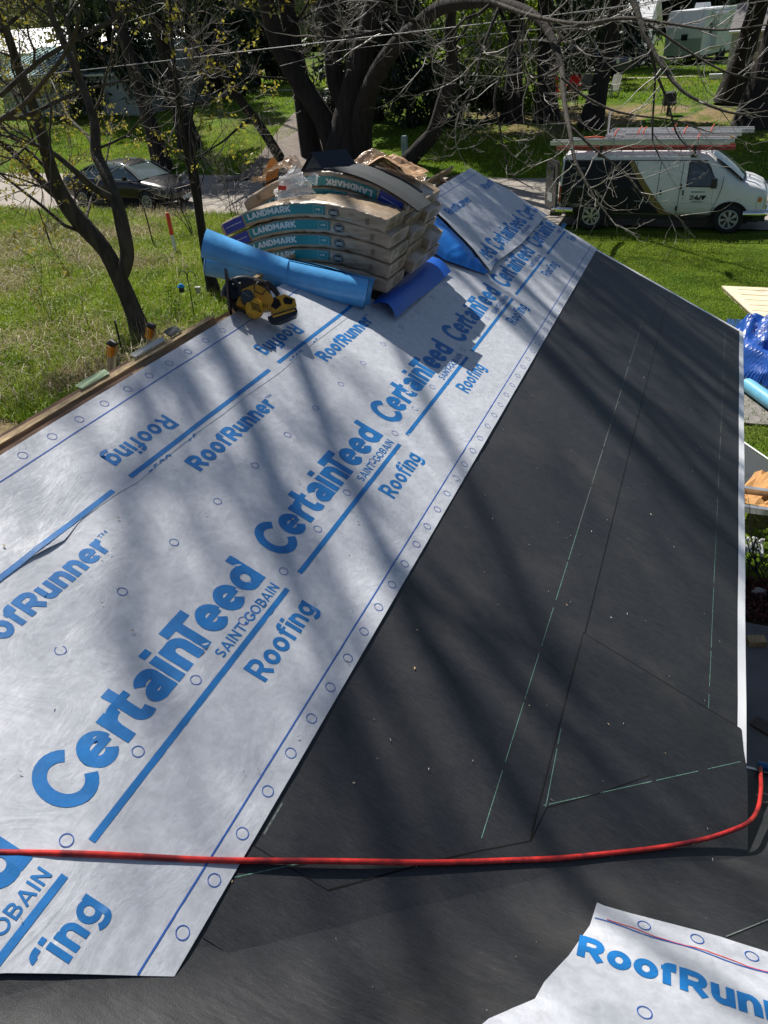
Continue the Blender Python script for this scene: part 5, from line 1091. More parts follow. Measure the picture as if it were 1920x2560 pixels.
def bare_tree(label, stems, dens, Ls, trop, maxl=4, bark=BARK, group=None, bud=None, name='bare_tree', spread=(35, 70), rmin=.004, extra=None, sides=(10, 6, 4, 3, 3), twigm=None):
    base = stems[0][0][0]; t = thing(name, label, 'tree', tuple(base), 0, group); inv = Matrix.Translation(-Vector(base)); objs = []
    objs.append(batch_tubes([stems[0]], 12, 'trunk', bark, t))
    for st in stems[1:]: objs.append(batch_tubes([st], 10, 'limb', bark, t))
    out = {}; branchy(stems + (extra or []), 0, maxl, out, dens, Ls, trop, spread, rmin=rmin)
    for l in sorted(out):
        if out[l]: objs.append(batch_tubes(out[l], sides[min(l + 1, 4)], 'branches' if l < 2 else 'twigs', bark if l < 1 else (twigm or TWIG), t, 'stuff'))
    if bud:
        m, n, size, sel = bud; last = out[max(out)]; C = []
        for P, r in last:
            if sel(P[-1]):
                for q in range(n): C.append(P[-1 - RNG.integers(0, 2)] + RNG.normal(size=3) * size * .45)
        if C: objs.append(leafcloud('leaves', C, size, m, t, droop=.4))
    for o in objs: o.matrix_parent_inverse = inv
    return t, out

# A: the forked tree behind the ridge on the left
A1 = stem([(362, 862), (338, 790), (300, 700), (262, 625), (205, 560), (160, 500), (128, 425), (95, 300), (50, 180), (10, 60), (-40, -60), (-110, -260), (-160, -600)], [52, 40, 40, 40, 46, 42, 34, 28, 24, 20, 18, 14, 8], [12.3, 12.3, 12.3, 12.3, 12.2, 12.1, 12, 11.8, 11.6, 11.4, 11.2, 11, 10.8])
A2 = stem([(300, 700), (318, 640), (305, 560), (290, 500), (262, 430), (240, 380), (235, 300), (200, 200), (165, 120), (130, 40), (110, -60), (120, -250), (180, -560)], [34, 36, 36, 32, 28, 28, 24, 20, 18, 16, 15, 12, 7], [12.3, 12.4, 12.5, 12.6, 12.8, 13, 13.2, 13.4, 13.5, 13.6, 13.6, 13.5, 13.2])
A3 = stem([(170, 512), (120, 470), (60, 405), (0, 355), (-80, 300), (-200, 200)], [22, 20, 17, 14, 10, 5], [12.1, 12, 11.8, 11.5, 11.2, 10.8])
A4 = stem([(290, 500), (235, 470), (190, 430), (120, 375), (30, 345), (-40, 330)], [20, 18, 15, 12, 8, 4], [12.6, 12.3, 12, 11.7, 11.3, 11])
A5 = stem([(0, 300), (60, 260), (120, 190), (165, 130), (195, 60), (210, -40), (230, -200)], [13, 12, 11, 10, 9, 7, 4], [9.0, 8.8, 8.6, 8.4, 8.2, 8, 7.8])
A6 = stem([(0, 240), (90, 160), (160, 115), (250, 70), (320, 25), (380, -20)], [12, 11, 9, 7, 6, 4], [9.0, 9.2, 9.4, 9.6, 9.9, 10.2])
A7 = stem([(-30, 300), (60, 290), (140, 255), (210, 225), (300, 205), (370, 195)], [11, 10, 9, 7, 5, 3], [9.5, 9.6, 9.8, 10, 10.2, 10.4])
A8 = stem([(0, 80), (40, 45), (90, 5), (130, -30)], [11, 9, 7, 5], [8.5, 8.6, 8.7, 8.8])
UP = []; q = -1  # unseen crown stems of this tree, added so their shadows dapple the roof
def clear(P, m=0.0):                                           # a gap in the crown: the stack below it stands in the sun
    s_ = P[:, :2] + (P[:, 2:3] - 4.1) * np.array([[.56, -.50]]); return not np.any((s_[:, 0] > -3.1) & (s_[:, 0] < -1.4) & (s_[:, 1] > 4.3) & (s_[:, 1] < 5.9))
while len(UP) < 26 and q < 90:
    q += 1
    a = q * 2.4; rr_ = 1.0 + 4.6 * ((q * .618) % 1); b0_ = np.array([-10.2 + .6 * math.cos(a), 12.0 + .5 * math.sin(a), 6.8]); tp = np.array([-6.9 + rr_ * .9 * math.cos(a), 10.4 + rr_ * .85 * math.sin(a), 14.5 + 6.5 * ((q * .37) % 1)])
    m_ = b0_ * .5 + tp * .5 + np.array([.5 * math.cos(a * 3), .5 * math.sin(a * 2), 0]); P_s = spline([b0_, b0_ * .75 + m_ * .25 + RNG.normal(size=3) * .12, m_, m_ * .4 + tp * .6 + RNG.normal(size=3) * .25, tp]); 
    if clear(P_s): UP.append((P_s, np.linspace(.12, .03, len(P_s))))
for q in range(6):
    tp = np.array([-9.6 + 1.9 * math.sin(q * 2.1), 7.9 + 1.7 * math.cos(q * 1.7), 15.5 + 2.5 * ((q * .61) % 1)]); b0_ = np.array([-9.6, 12.2, 6.8]); m_ = (b0_ + tp) / 2 + np.array([.6 * math.sin(q * 5), .5, .4]); P_s = spline([b0_, m_, m_ * .45 + tp * .55 + RNG.normal(size=3) * .2, tp]); UP.append((P_s, np.linspace(.09, .03, len(P_s))))
A1 = flare(*A1, 1.5); tA, oA = bare_tree('forked grey-barked tree rising behind the open ridge, new yellow leaves on its twigs', [A1, A2, A3, A4, A5, A6, A7, A8], [1.3, 2.6, 4.0, 4.2], [2.6, 1.1, .5, .26], [.05, .05, .09, .10], 3, BARK, None,
    (LF_BUD, 6, .060, lambda p: p[2] < 9 and float(fbm(p[0] * .8 + 3, p[2] * .9 + p[1] * .3, 17, 2)) > -.03), twigm=mat('darker twig bark', (.12, .10, .08), .7, var=.4))
inv = Matrix.Translation(-tA.location)
for u_ in UP: o = batch_tubes([u_], 8, 'limb', BARK, tA); o.matrix_parent_inverse = inv
oU = {}; branchy(UP, 0, 2, oU, [1.35, 2.2, 2.6], [2.5, 1.2, .6], [.05, .05, .08], rmin=.006)
for l in oU: o = batch_tubes([x for x in oU[l] if clear(x[0])], 5, 'branches', BARK, tA, 'stuff'); o.matrix_parent_inverse = inv
# B: the thin pair of stems left of the stack
B1 = stem([(545, 760), (525, 690), (508, 600), (492, 500), (470, 400), (455, 330), (445, 250), (430, 100), (420, -50)], [34, 26, 22, 19, 15, 13, 11, 9, 6], [15, 15, 15, 15, 15, 15, 15, 15, 15]); B1 = flare(*B1, 1.4)
B2 = stem([(515, 620), (503, 540), (495, 460), (480, 380), (478, 300), (500, 200)], [16, 14, 12, 10, 8, 4], [15, 15.2, 15.4, 15.6, 15.8, 16])
bare_tree('thin dark sapling with two stems just left of the shingle stack', [B1, B2], [1.3, 2.4, 3.4], [1.3, .55, .28], [.06, .08, .1], 2, BARKD, None, None, twigm=MATS['darker twig bark'])
# C: the big many-stemmed maple across the road
yb = 33.2
C1 = stem([(862, 425), (868, 330), (880, 250), (900, 150), (925, 60), (945, -60), (970, -500), (985, -1000)], [100, 84, 70, 58, 52, 46, 30, 10], [yb] * 8)
C2 = stem([(845, 400), (810, 300), (740, 190), (700, 120), (675, 40), (655, -60), (600, -450), (570, -900)], [60, 52, 50, 46, 42, 38, 24, 8], [yb, yb, yb - .2, yb - .4, yb - .6, yb - .8, yb - 1, yb - 1])
C3 = stem([(790, 425), (775, 360), (760, 260), (745, 170), (725, 60), (712, -40), (700, -500)], [66, 54, 48, 44, 42, 38, 16], [yb + .4] * 7)
C4 = stem([(905, 410), (905, 300), (935, 200), (985, 120), (1050, 60), (1100, 20), (1180, 5), (1250, 8), (1330, 35), (1380, 95), (1405, 170)], [60, 54, 46, 42, 38, 34, 30, 27, 23, 20, 16], [yb, yb - .3, yb - .8, yb - 1.5, yb - 2.4, yb - 3.4, yb - 4.6, yb - 5.8, yb - 7, yb - 8.0, yb - 9])
C5 = stem([(1000, 425), (1050, 370), (1085, 330), (1110, 250), (1130, 180), (1125, 90), (1130, 0), (1140, -150)], [44, 40, 38, 36, 33, 28, 24, 14], [32.3, 32.2, 32, 31.8, 31.6, 31.4, 31.2, 31])
C6 = stem([(700, 395), (660, 330), (600, 250), (540, 170), (480, 105), (430, 70)], [26, 24, 22, 18, 13, 7], [32.4, 31.5, 30.5, 29.5, 28.5, 27.5])
C7 = stem([(895, 330), (840, 210), (830, 100), (815, 0), (800, -120), (790, -600)], [48, 44, 40, 36, 32, 12], [yb + .3] * 6)
C8 = stem([(990, 130), (1010, 40), (1020, -60), (1050, -260), (1100, -500)], [30, 26, 24, 16, 8], [yb - 1] * 5)
H1 = stem([(1405, 170), (1412, 260), (1425, 330), (1437, 400), (1462, 450), (1490, 500), (1525, 545)], [15, 13, 11, 9, 7.5, 5.5, 3.5], [23.5, 22.4, 21.5, 20.8, 20.4, 20, 19.7])
H2 = stem([(1430, 320), (1500, 385), (1560, 430), (1600, 480), (1640, 520), (1700, 540)], [8, 7, 6, 5, 4, 2.5], [21.6, 21.2, 20.9, 20.6, 20.4, 20.2])
H3 = stem([(1405, 195), (1460, 240), (1530, 275), (1600, 290), (1680, 300), (1760, 325)], [8, 7, 6, 5, 4, 2.5], [22.5, 22.2, 21.9, 21.6, 21.4, 21.2])
H4 = stem([(1560, -60), (1590, 20), (1615, 90), (1655, 165), (1710, 230), (1790, 270), (1860, 285), (1960, 270)], [17, 15, 13, 11, 9, 7, 5, 3], [22, 21.5, 21, 20.5, 20, 19.6, 19.3, 19])
H5 = stem([(1615, 80), (1640, 180), (1668, 250), (1690, 330), (1720, 370)], [8, 7, 5.5, 4, 2.5], [21, 20.8, 20.6, 20.4, 20.2])
H6 = stem([(1640, 170), (1634, 260), (1632, 350), (1650, 395)], [6, 5, 4, 2.5], [20.9, 20.9, 20.8, 20.8])
H7 = stem([(1230, 5), (1330, 40), (1450, 60), (1560, 45), (1680, 60), (1800, 75), (1930, 60)], [12, 11, 10, 9, 7, 5, 3], [27, 25.5, 24, 22.8, 21.8, 21, 20.4])
H8 = stem([(1330, 30), (1240, 220), (1250, 320), (1275, 430), (1330, 470)], [7, 6, 4.5, 3.5, 2], [26, 25.4, 25, 24.8, 24.6])
H9 = stem([(1620, 60), (1740, 140), (1830, 185), (1935, 200)], [7, 6, 5, 3], [20.8, 20.4, 20, 19.8])
C1 = flare(*C1, 1.5, 1.5)
hang = [H1, H2, H3, H4, H5, H6, H7, H8, H9]
tC, oC = bare_tree('huge dark many-stemmed maple across the road behind the shingle stack', [C1, C2, C3, C4, C5, C6, C7, C8], [.6, 1.7, 2.6, 2.8], [5.0, 2.3, 1.1, .5], [-.02, .03, .10, .14], 3, BARKD, None, None, name='maple_tree', rmin=.0065)
# its outermost branches reach over the road in front of the van
def outer(lines, dens, Ls, trop, maxl, rmin): out = {}; branchy(lines, 1, maxl, out, dens, Ls, trop, (30, 65), rmin=rmin); return out
inv = Matrix.Translation(-tC.location)
for L_ in hang: o = batch_tubes([L_], 8, 'limb', BARK, tC); o.matrix_parent_inverse = inv
oH = outer(hang, [0, 1.7, 2.7, 2.7], [0, 1.5, .62, .3], [0, .05, .10, .12], 3, .0045)
for l in oH: o = batch_tubes(oH[l], 4 if l < 2 else 3, 'twigs', TWIG, tC, 'stuff'); o.matrix_parent_inverse = inv
# shrubby saplings by the road, left of the stack
k = 0
for (x, y, w, h, lb) in ((640, 425, 7, 3.2, 'leafless roadside sapling left of the orange-brown wrapping, silver twigs'), (585, 470, 6, 2.6, 'smaller leafless sapling by the road edge beyond the blue roll'), (475, 540, 6, 2.2, 'twiggy shrub beside the orange-topped marker post')):
    b = ongnd(x, y); b.y -= 9 if y < 480 else 3; b = Vector((b.x * (b.y / (b.y + (9 if y < 480 else 3))) , b.y, 0)); st = []
    for q in range(4):
        d = (RNG.normal() * .35, RNG.normal() * .3, 1); st.append(limb(np.array(b), d, h * RNG.uniform(.7, 1.1), .014, .005, 8, .25, .02))
    bare_tree(lb, st, [3.2, 4.5, 5], [.9, .42, .22], [.03, .05, .06], 2, BARK, None, None, name='sapling', spread=(25, 60))

# ---- straight trunks: pines and other tall trees beyond the road
def needle_crown(n_whorl, z0, z1, rad, seed, dens=26, droop=-.25, size=.34, flat=1.0, aspect=.16):
    rg = np.random.default_rng(seed); C = []; br = []
    for w in range(n_whorl):
        t = w / n_whorl; z = z0 + (z1 - z0) * t; R_ = rad * (1 - t) ** .7 * rg.uniform(.75, 1.1) + .4
        for q in range(rg.integers(4, 7)):
            a = rg.uniform(0, 2 * math.pi); L_ = R_ * rg.uniform(.6, 1.1); pts = [np.array([0, 0, z])]
            for s in range(5):
                f = (s + 1) / 5; pts.append(np.array([math.cos(a) * L_ * f, math.sin(a) * L_ * f, z + droop * L_ * f * f + .25 * L_ * max(0, f - .7)]))
            br.append((np.array(pts), np.linspace(.05 + .01 * L_, .008, 6)))
            m = int(dens * L_); f = rg.uniform(.18, 1, m) ** .8; wd = .35 * L_ * (1.15 - f)
            side = rg.normal(size=m) * wd * .6; px = np.interp(f, np.linspace(0, 1, 6), [p[0] for p in pts]) - math.sin(a) * side; py = np.interp(f, np.linspace(0, 1, 6), [p[1] for p in pts]) + math.cos(a) * side
            pz = np.interp(f, np.linspace(0, 1, 6), [p[2] for p in pts]) - np.abs(rg.normal(size=m)) * .28 * flat - np.abs(side) * .25; C.append(np.stack([px, py, pz], 1))
    return np.concatenate(C), br
def conifer(label, base, lean, r, H, z0, rad, seed, m=LF_CON, group=None, dens=26, droop=-.25, size=.34, name='conifer_tree', cat='tree', proto=None, flat=1.0, bark=BARKD):
    t = thing(name, label, 'tree', tuple(base), 0, group); n = 9
    P = np.array([[lean[0] * (i / n), lean[1] * (i / n), H * i / n] for i in range(n + 1)]); rr = r * (1 - .75 * np.linspace(0, 1, n + 1)); P, rr = flare(P, rr, 1.5, 1.2); batch_tubes([(P, rr)], 14, 'trunk', bark, t)
    if 'road edge' in label:
        o_ = {}; branchy([(P, rr)], 0, 2, o_, [.9, 2, 3], [2.2, .8, .4], [-.03, 0, .03], rmin=.007); [batch_tubes(v, 4, 'branches', BARKD, t, 'stuff') for v in o_.values() if v]; return t, proto
    if proto is not None:
        for src, nm in ((proto[0], 'branches'), (proto[1], 'crown')):
            o = bpy.data.objects.new(nm, src); COL.objects.link(o); o.parent = t; o['kind'] = 'stuff'; o.rotation_euler.z = seed * 1.7; o.location = (lean[0] * .5, lean[1] * .5, 0)
        return t, proto
    C, br = needle_crown(int((H - z0) / .55), z0, H, rad, seed, dens, droop, size, flat)
    b = batch_tubes(br, 4, 'branches', BARKD, t, 'stuff'); rg = np.random.default_rng(seed)
    c = leafcloud('crown', C, size, m, t, droop=1.2 if flat > 1 else .5, aspect=.30)
    return t, (b.data, c.data)
sp = None; pn = None
SPR = [((315, 285), .28, 20, 1.6, 3.6, 'drooping dark spruce in front of the teal-roofed house'), ((560, 215), .30, 24, 2.0, 4.6, 'tall dark spruce between the maple and the teal-roofed house'), ((640, 215), .32, 25, 2.2, 5.0, 'dark spruce just left of the big maple, farther back'), ((940, 300), .30, 22, .3, 3.0, 'low-skirted dark spruce right behind the maple trunk'),
       ((830, 110), .35, 26, 2.5, 5.2, 'far spruce seen between the stems of the maple'), ((1490, 175), .30, 22, 1.2, 3.8, 'dark spruce overhanging the white garage'), ((700, 105), .35, 26, 2.0, 5.2, 'far spruce left of the maple stems'), ((500, 250), .3, 24, 2.5, 4.6, 'far spruce over the teal roof')]
for i, ((x, y), r, H, z0, rad, lb) in enumerate(SPR):
    _, pr = conifer(lb, ongnd(x, y), (0, 0), r, H, z0, rad, 30 + i, LF_CON, 'dark spruces beyond the road', 60, -.30, .42, 'spruce_tree', proto=sp, flat=1.6); sp = sp or pr
PIN = [((1280, 300), .40, (.3, 0), 'straight dark pine trunk right of the green bushes'), ((1366, 302), .42, (-1.2, .5), 'leaning dark pine trunk beside the red chairs'), ((1475, 322), .38, (2.3, .8), 'dark pine trunk left of the pale garden chair'), ((1878, 318), .56, (1.4, 0), 'thickest pine trunk at the right, in front of its neighbour'),
       ((1822, 258), .50, (2.2, 0), 'pine trunk leaning behind the thickest one at the right'), ((411, 430), .33, (-2.2, 0), 'pine stem at the road edge right of the black sedan'), ((477, 372), .42, (-2.0, 0), 'pine trunk on the lawn behind the roadside pine stem'), ((228, 262), .34, (-1.0, 0), 'pine trunk in front of the pale house at the left')]
for i, ((x, y), r, lean, lb) in enumerate(PIN):
    _, pr = conifer(lb, ongnd(x, y), lean, r, 15.5, 6.2, 4.4, 60 + i, LF_PINE, 'tall pines beyond the road', 70, .05, .46, 'pine_tree', proto=pn); pn = pn or pr
# lower hanging pine sprays at the right of the garage and RV
# ---- bright leafy bushes between the trunks
def bush(label, base, w, d, h, n, m, size, name='leafy_bush', group=None, seed=0, stems=10):
    rg = np.random.default_rng(seed); t = thing(name, label, 'bush', tuple(base), 0, group)
    a = rg.uniform(0, 2 * math.pi, n); zz = rg.uniform(0, 1, n); cl = rg.uniform(-1, 1, (max(6, n // 160), 3)); ci = cl[rg.integers(0, len(cl), n)]
    C = np.stack([(ci[:, 0] * .8 + rg.normal(size=n) * .22) * w / 2, (ci[:, 1] * .8 + rg.normal(size=n) * .22) * d / 2, ((ci[:, 2] * .5 + .5) ** .85 + rg.normal(size=n) * .10) * h], 1); C[:, 2] = np.abs(C[:, 2])
    leafcloud('foliage', C, size, m, t); L_ = []
    for q in range(stems): L_.append(limb((rg.uniform(-.4, .4) * w, rg.uniform(-.4, .4) * d, 0), (rg.normal() * .25, rg.normal() * .25, 1), h * rg.uniform(.6, .95), .03 if w > 1 else .007, .008 if w > 1 else .002, 6, .3, .02))
    batch_tubes(L_, 4, 'stems', BARK, t, 'stuff'); return t
LF_OLV = leafmat('olive young leaves', (.07, .085, .012), (.25, .24, .05), .45)
bl = 'bright green thicket beyond the pines'
for i, (x, y, w, d, h, n, m, lb) in enumerate([(1120, 245, 3.2, 2.5, 6.5, 3600, LF_FRESH, 'sunlit green thicket right of the big maple'), (1200, 262, 4.0, 3, 7.0, 5200, LF_FRESH, 'broad yellow-green thicket left of the straight pine trunk'), (1310, 272, 2.6, 2.2, 6.0, 3000, LF_FRESH, 'green thicket between the straight and the leaning pine'), (1420, 215, 4, 3, 4.6, 3000, LF_CON, 'dark shrub mass behind the red chairs'),
        (1180, 298, 3, 1.5, 1.6, 1500, LF_CON, 'low dark undergrowth at the foot of the thicket'), (1850, 75, 8, 4, 2.4, 1500, LF_FRESH, 'pale green shrubs on the lawn behind the trailer'), (1080, 318, 3.5, 2, 2.2, 1900, LF_CON, 'dark undergrowth at the right foot of the maple'), (60, 318, 7, 3, 8, 3600, LF_OLV, 'yellow-green young trees at the far left'), (170, 300, 5, 2.5, 9, 2600, LF_OLV, 'olive young trees in front of the pale house'), (600, 225, 4, 2, 2, 1000, LF_CON, 'low dark bush on the lawn left of the maple')]):
    bush(lb, ongnd(x, y), w, d, h, n, m, .26 if m is LF_FRESH else (.16 if m is LF_OLV else .3), group=bl, seed=i)
# ---- the wood closing the view
def farwood(name, x0, x1, y, h, n, m, seed, sz):
    rg = np.random.default_rng(seed); xs = rg.uniform(x0, x1, n); top = h * (.75 + .5 * fbm(xs * .09, xs * 0, seed)); zz = rg.uniform(0, 1, n) ** .9 * top; ys = y + rg.normal(size=n) * 4 + xs * .0
    o = leafcloud(name, np.stack([xs, ys, 2 + zz], 1), sz, m, None); return o
tag(farwood('distant_woods', -230, 60, 150, 17, 42000, LF_CON, 3, 2.0), 'dark wood closing the view beyond the far lawns', kind='stuff')
tag(farwood('distant_woods', -240, -40, 120, 12, 16000, leafmat('olive woods', (.05, .07, .02), (.12, .13, .04), .3), 8, 1.5), 'olive spring woods behind the houses at the left', kind='stuff')
# ------------------------------------------------------------------ grass
def inpoly(x, y, poly):
    c = np.zeros(len(x), bool); n = len(poly)
    for i in range(n):
        x0, y0 = poly[i]; x1, y1 = poly[(i + 1) % n]; c ^= ((y0 > y) != (y1 > y)) & (x < (x1 - x0) * (y - y0) / (y1 - y0 + 1e-12) + x0)
    return c
def grass(name, label, poly, n, h, w, lean, m, seed, mask=None):
    rg = np.random.default_rng(seed); xs = [p[0] for p in poly]; ys = [p[1] for p in poly]; x = rg.uniform(min(xs), max(xs), n * 3); y = rg.uniform(min(ys), max(ys), n * 3); ok = inpoly(x, y, poly)
    if mask is not None: ok &= mask(x, y, rg)
    x = x[ok][:n]; y = y[ok][:n]; n = len(x); z = terr(y); a = rg.uniform(0, 2 * np.pi, n); hh = h * rg.uniform(.45, 1.25, n); ln = lean * np.abs(rg.normal(size=n)) * hh; ww = w * rg.uniform(.6, 1.3, n); b = a + rg.uniform(1, 2.2, n)
    base = np.stack([x, y, z], 1); d = np.stack([np.cos(a), np.sin(a), 0 * a], 1); s = np.stack([np.cos(b), np.sin(b), 0 * b], 1) * ww[:, None]; up = np.array([0, 0, 1.])
    mid = base + d * (ln * .35)[:, None] + up * (hh * .6)[:, None]; tip = base + d * ln[:, None] + up * (np.maximum(hh * 1.0 - ln * .45, .02))[:, None]
    V = np.stack([base - s, base + s, mid + s * .8, mid - s * .8, tip], 1).reshape(-1, 3); I = np.arange(n)[:, None] * 5
    F = [tuple(f) for f in (I + np.array([[0, 1, 2, 3]])).tolist()]; T3_ = (I + np.array([[3, 2, 4]])); Q = np.concatenate([I + np.array([0, 1, 2, 3]), np.concatenate([T3_, T3_[:, 2:]], 1)])
    o = mesh_obj(name, V, F + [tuple(f) for f in T3_.tolist()], m); tag(o, label, kind='stuff'); return o
GR1 = leafmat('lush grass', (.13, .23, .008), (.29, .41, .03), .45); GR2 = leafmat('dry straw grass', (.30, .235, .13), (.45, .38, .24), .3); GR3 = leafmat('lawn grass', (.09, .165, .008), (.20, .29, .02), .4); GR4 = leafmat('yellowing grass', (.18, .22, .02), (.36, .36, .07), .4)
LP = [(-12.2, 8.2), (-7.0, 8.2), (-9.2, 14), (-11.5, 18.2), (-14.2, 23.1), (-27, 23.1), (-17.5, 13.5)]
nz1 = lambda x, y: fbm(x * .35, y * .35, 3)
straw = lambda x, y: np.clip((nz1(x, y) + .30 * np.clip((20 - y) / 9, 0, 1) - .17 - .01) / .26, 0, 1)
grass('tall_grass', 'lush green grass on the rough plot left of the house', LP, 76000, .25, .0075, .5, GR1, 1, lambda x, y, r: r.random(len(x)) > straw(x, y) * .88)
grass('tall_grass', 'yellowing grass mixed into the rough plot', LP, 18000, .34, .007, .6, GR4, 2, lambda x, y, r: r.random(len(x)) > straw(x, y) * .5)
grass('dry_grass', 'matted dry straw on the rough plot', LP, 19000, .42, .0055, 1.3, GR2, 3, lambda x, y, r: r.random(len(x)) < straw(x, y) + .06)
def litter(name, label, poly, n, size, m, seed, mask=None):
    rg = np.random.default_rng(seed); xs = [p[0] for p in poly]; ys = [p[1] for p in poly]; x = rg.uniform(min(xs), max(xs), n * 3); y = rg.uniform(min(ys), max(ys), n * 3); ok = inpoly(x, y, poly)
    if mask is not None: ok &= mask(x, y, rg)
    x = x[ok][:n]; y = y[ok][:n]; o = leafcloud(name, np.stack([x, y, terr(y) + rg.uniform(.01, .06, len(x))], 1), size, m, None); return tag(o, label, kind='stuff')
litter('leaf_litter', 'fallen brown leaves on the rough plot', LP, 16000, .055, leafmat('fallen leaves', (.16, .10, .06), (.36, .27, .19), .1), 4, lambda x, y, r: r.random(len(x)) < straw(x, y) * np.clip((19 - y) / 6, .1, 1))
RP = [(-3.6, 22.6), (-1.6, 17), (.2, 13.2), (.5, 8.8), (1.9, 8.8), (1.9, 13), (3.4, 22.9)]
grass('lawn_grass', 'short lawn between the house and the road', RP, 60000, .055, .0055, .6, GR3, 5); grass('lawn_grass', 'yellowed tufts in the lawn beside the house', RP, 9000, .06, .005, .8, GR4, 6)
grass('lawn_grass', 'tufted lawn across the road', [(-32, 31.2), (3.5, 31.2), (4.5, 38), (-38, 40)], 42000, .10, .016, .5, GR1, 7, lambda x, y, r: ((x < -19.5) | (x > -13.5) | (y > 40)) & (r.random(len(x)) < .55 + fbm(x * .4, y * .4, 8)))
grass('lawn_grass', 'tufted far lawn behind the pines', [(-38, 42.5), (5.5, 43.5), (7, 62), (-60, 66)], 40000, .13, .03, .5, GR1, 8, lambda x, y, r: (y > 44) | (x < -14))
# young weeds standing in the plot
for i, (x, y, h, lb) in enumerate([(130, 800, 1.5, 'tall leafy weed with reddish stems at the left of the rough plot'), (200, 845, 1.3, 'second leafy weed, right of the tallest one on the rough plot'), (60, 930, .5, 'low green weed clump near the ridge boards at the left'), (455, 790, .8, 'leafy shoots between the hook post and the saw'), (150, 700, .6, 'small green weed clump in the straw')]):
    bush(lb, ongnd(x, y), .75, .6, h, 420, LF_FRESH, .05, name='weed', group='weeds on the rough plot', seed=40 + i, stems=6)

# ------------------------------------------------------------------ posts, hook, markers on the rough plot
def post(name, label, cat, base, top, r, m, extra=None):
    t = thing(name, label, cat, tuple(base)); mb = MB(); mb.tube([(0, 0, -.1), tuple(Vector(top) - Vector(base))], r, 6); mb.build('shaft', m, t); return t
def topat(px, py, base): return aty(px, py, base.y)
STEEL = mat('dark fence steel', (.02, .022, .02), .7)
for (bx, by, tx, ty, lb) in ((132, 622, 95, 520, 'dark leaning steel fence stake at the left of the plot'), (388, 626, 360, 520, 'dark leaning steel stake left of the orange-topped marker'), (307, 888, 287, 802, 'short dark steel stake beside the ladder')):
    b = ongnd(bx, by); post('fence_stake', lb, 'fence stake', b, topat(tx, ty, b), .018, STEEL)
b = ongnd(441, 640); tp = topat(418, 532, b); mk = thing('marker_post', 'marker post with a white shaft and an orange-red top', 'marker post', tuple(b)); d = tp - b
mb = MB(); mb.tube([(0, 0, -.1), d * .5], .05, 10); mb.build('white_shaft', mat('white plastic', (.7, .7, .7), .5), mk); mb = MB(); mb.tube([d * .5, d * .96, d], [.056, .056, .03], 10); mb.build('orange_top', mat('orange-red plastic', (.75, .07, .015), .45), mk)
b = ongnd(490, 812); tp = topat(468, 690, b); d = tp - b; hk = thing('garden_hook', 'black shepherd hook stake standing by the sapling', 'garden hook', tuple(b)); mb = MB()
mb.tube([(0, 0, 0), d * .5, d] + [d + Vector((-.10 + .10 * math.cos(t), 0, .10 * math.sin(t))) for t in (.6, 1.2, 1.9, 2.6, 3.3)] , .010, 6); mb.tube([d * .98] + [d + Vector((.10 - .10 * math.cos(t), 0, .10 * math.sin(t))) for t in (.6, 1.2, 1.9, 2.6, 3.3)], .010, 6); mb.build('hook_rod', STEEL, hk)
fd = thing('bird_feeder', 'small bird feeder with a bright blue lid hanging from the hook', 'bird feeder', tuple(b + d + Vector((-.20, 0, -.26)))); mb = MB(); mb.tube([(0, 0, .2), (0, 0, .08)], .004, 4); mb.tube([(0, 0, .09), (0, 0, .03), (0, 0, .025)], [.03, .085, .085], 12); mb.build('lid', mat('blue lid', (.01, .28, .62), .4), fd); mb = MB(); mb.tube([(0, 0, .02), (0, 0, -.08)], .055, 12); mb.build('pot', BLACKP, fd)
pl = thing('pail', 'grey metal pail hanging from the right side of the hook', 'pail', tuple(b + d + Vector((.20, 0, -.24)))); mb = MB(); mb.tube([(0, 0, .2), (0, 0, .02)], .003, 4); mb.build('wire', STEEL, pl); mb = MB(); mb.tube([(0, 0, .03), (0, 0, -.10)], [.06, .045], 12); mb.build('bucket', mat('grey tin', (.35, .37, .35), .4, metal=.5), pl)

# ------------------------------------------------------------------ right of the eave: things lying by the house
def quad_slab(name, pts, t, m, label, cat, z=0.0, group=None):
    mb = MB(); mb.prism(pts, lambda a, b: (a, b, z), lambda a, b: (a, b, z + t)); o = mb.build(name, m); return tag(o, label, cat, group)
OSB = mat('pale sheathing boards', (.72, .62, .44), .7, var=.08, vs=3, stretch=(1, 5, 1), detail=8, c3=(.60, .49, .32), s3=2.2)
b0 = thing('board_stack', 'cream sheathing boards lying flat on the lawn beyond the blue tarp', 'board stack', (2.4, 16.6, 0))
for k_, (dx, dy, z) in enumerate(((0, 0, 0), (.04, .03, .03), (-.02, .01, .06))):
    mb = MB(); mb.prism([(-1.85 + dx, 1.15 + dy), (-1.32 + dx, -.50 + dy), (-1.05 + dx, -1.2 + dy), (1.6 + dx, -1.2 + dy), (1.6 + dx, 1.25 + dy)], lambda a, b: (a, b, z + .002), lambda a, b: (a, b, z + .028)); mb.build('sheet_board', OSB, b0)
for k_ in range(6): mb = MB(); mb.prism([(-1.55 + .22 * k_ * .3, .95 - k_ * .34), (1.58, 1.0 - k_ * .34), (1.58, .985 - k_ * .34), (-1.55 + .22 * k_ * .3, .935 - k_ * .34)], lambda a, b: (a, b, .0885), lambda a, b: (a, b, .0925)); mb.build('groove', mat('board groove', (.30, .22, .13), .9), b0)
TARP = mat('blue tarpaulin', (.006, .07, .34), .36, spec=.7, var=.12, vs=5, bump=.5, bs=18, bd=.02)
tp_ = thing('tarpaulin', 'crumpled shiny blue tarp heaped on the grass beside the eave', 'tarp', (2.0, 14.1, 0))
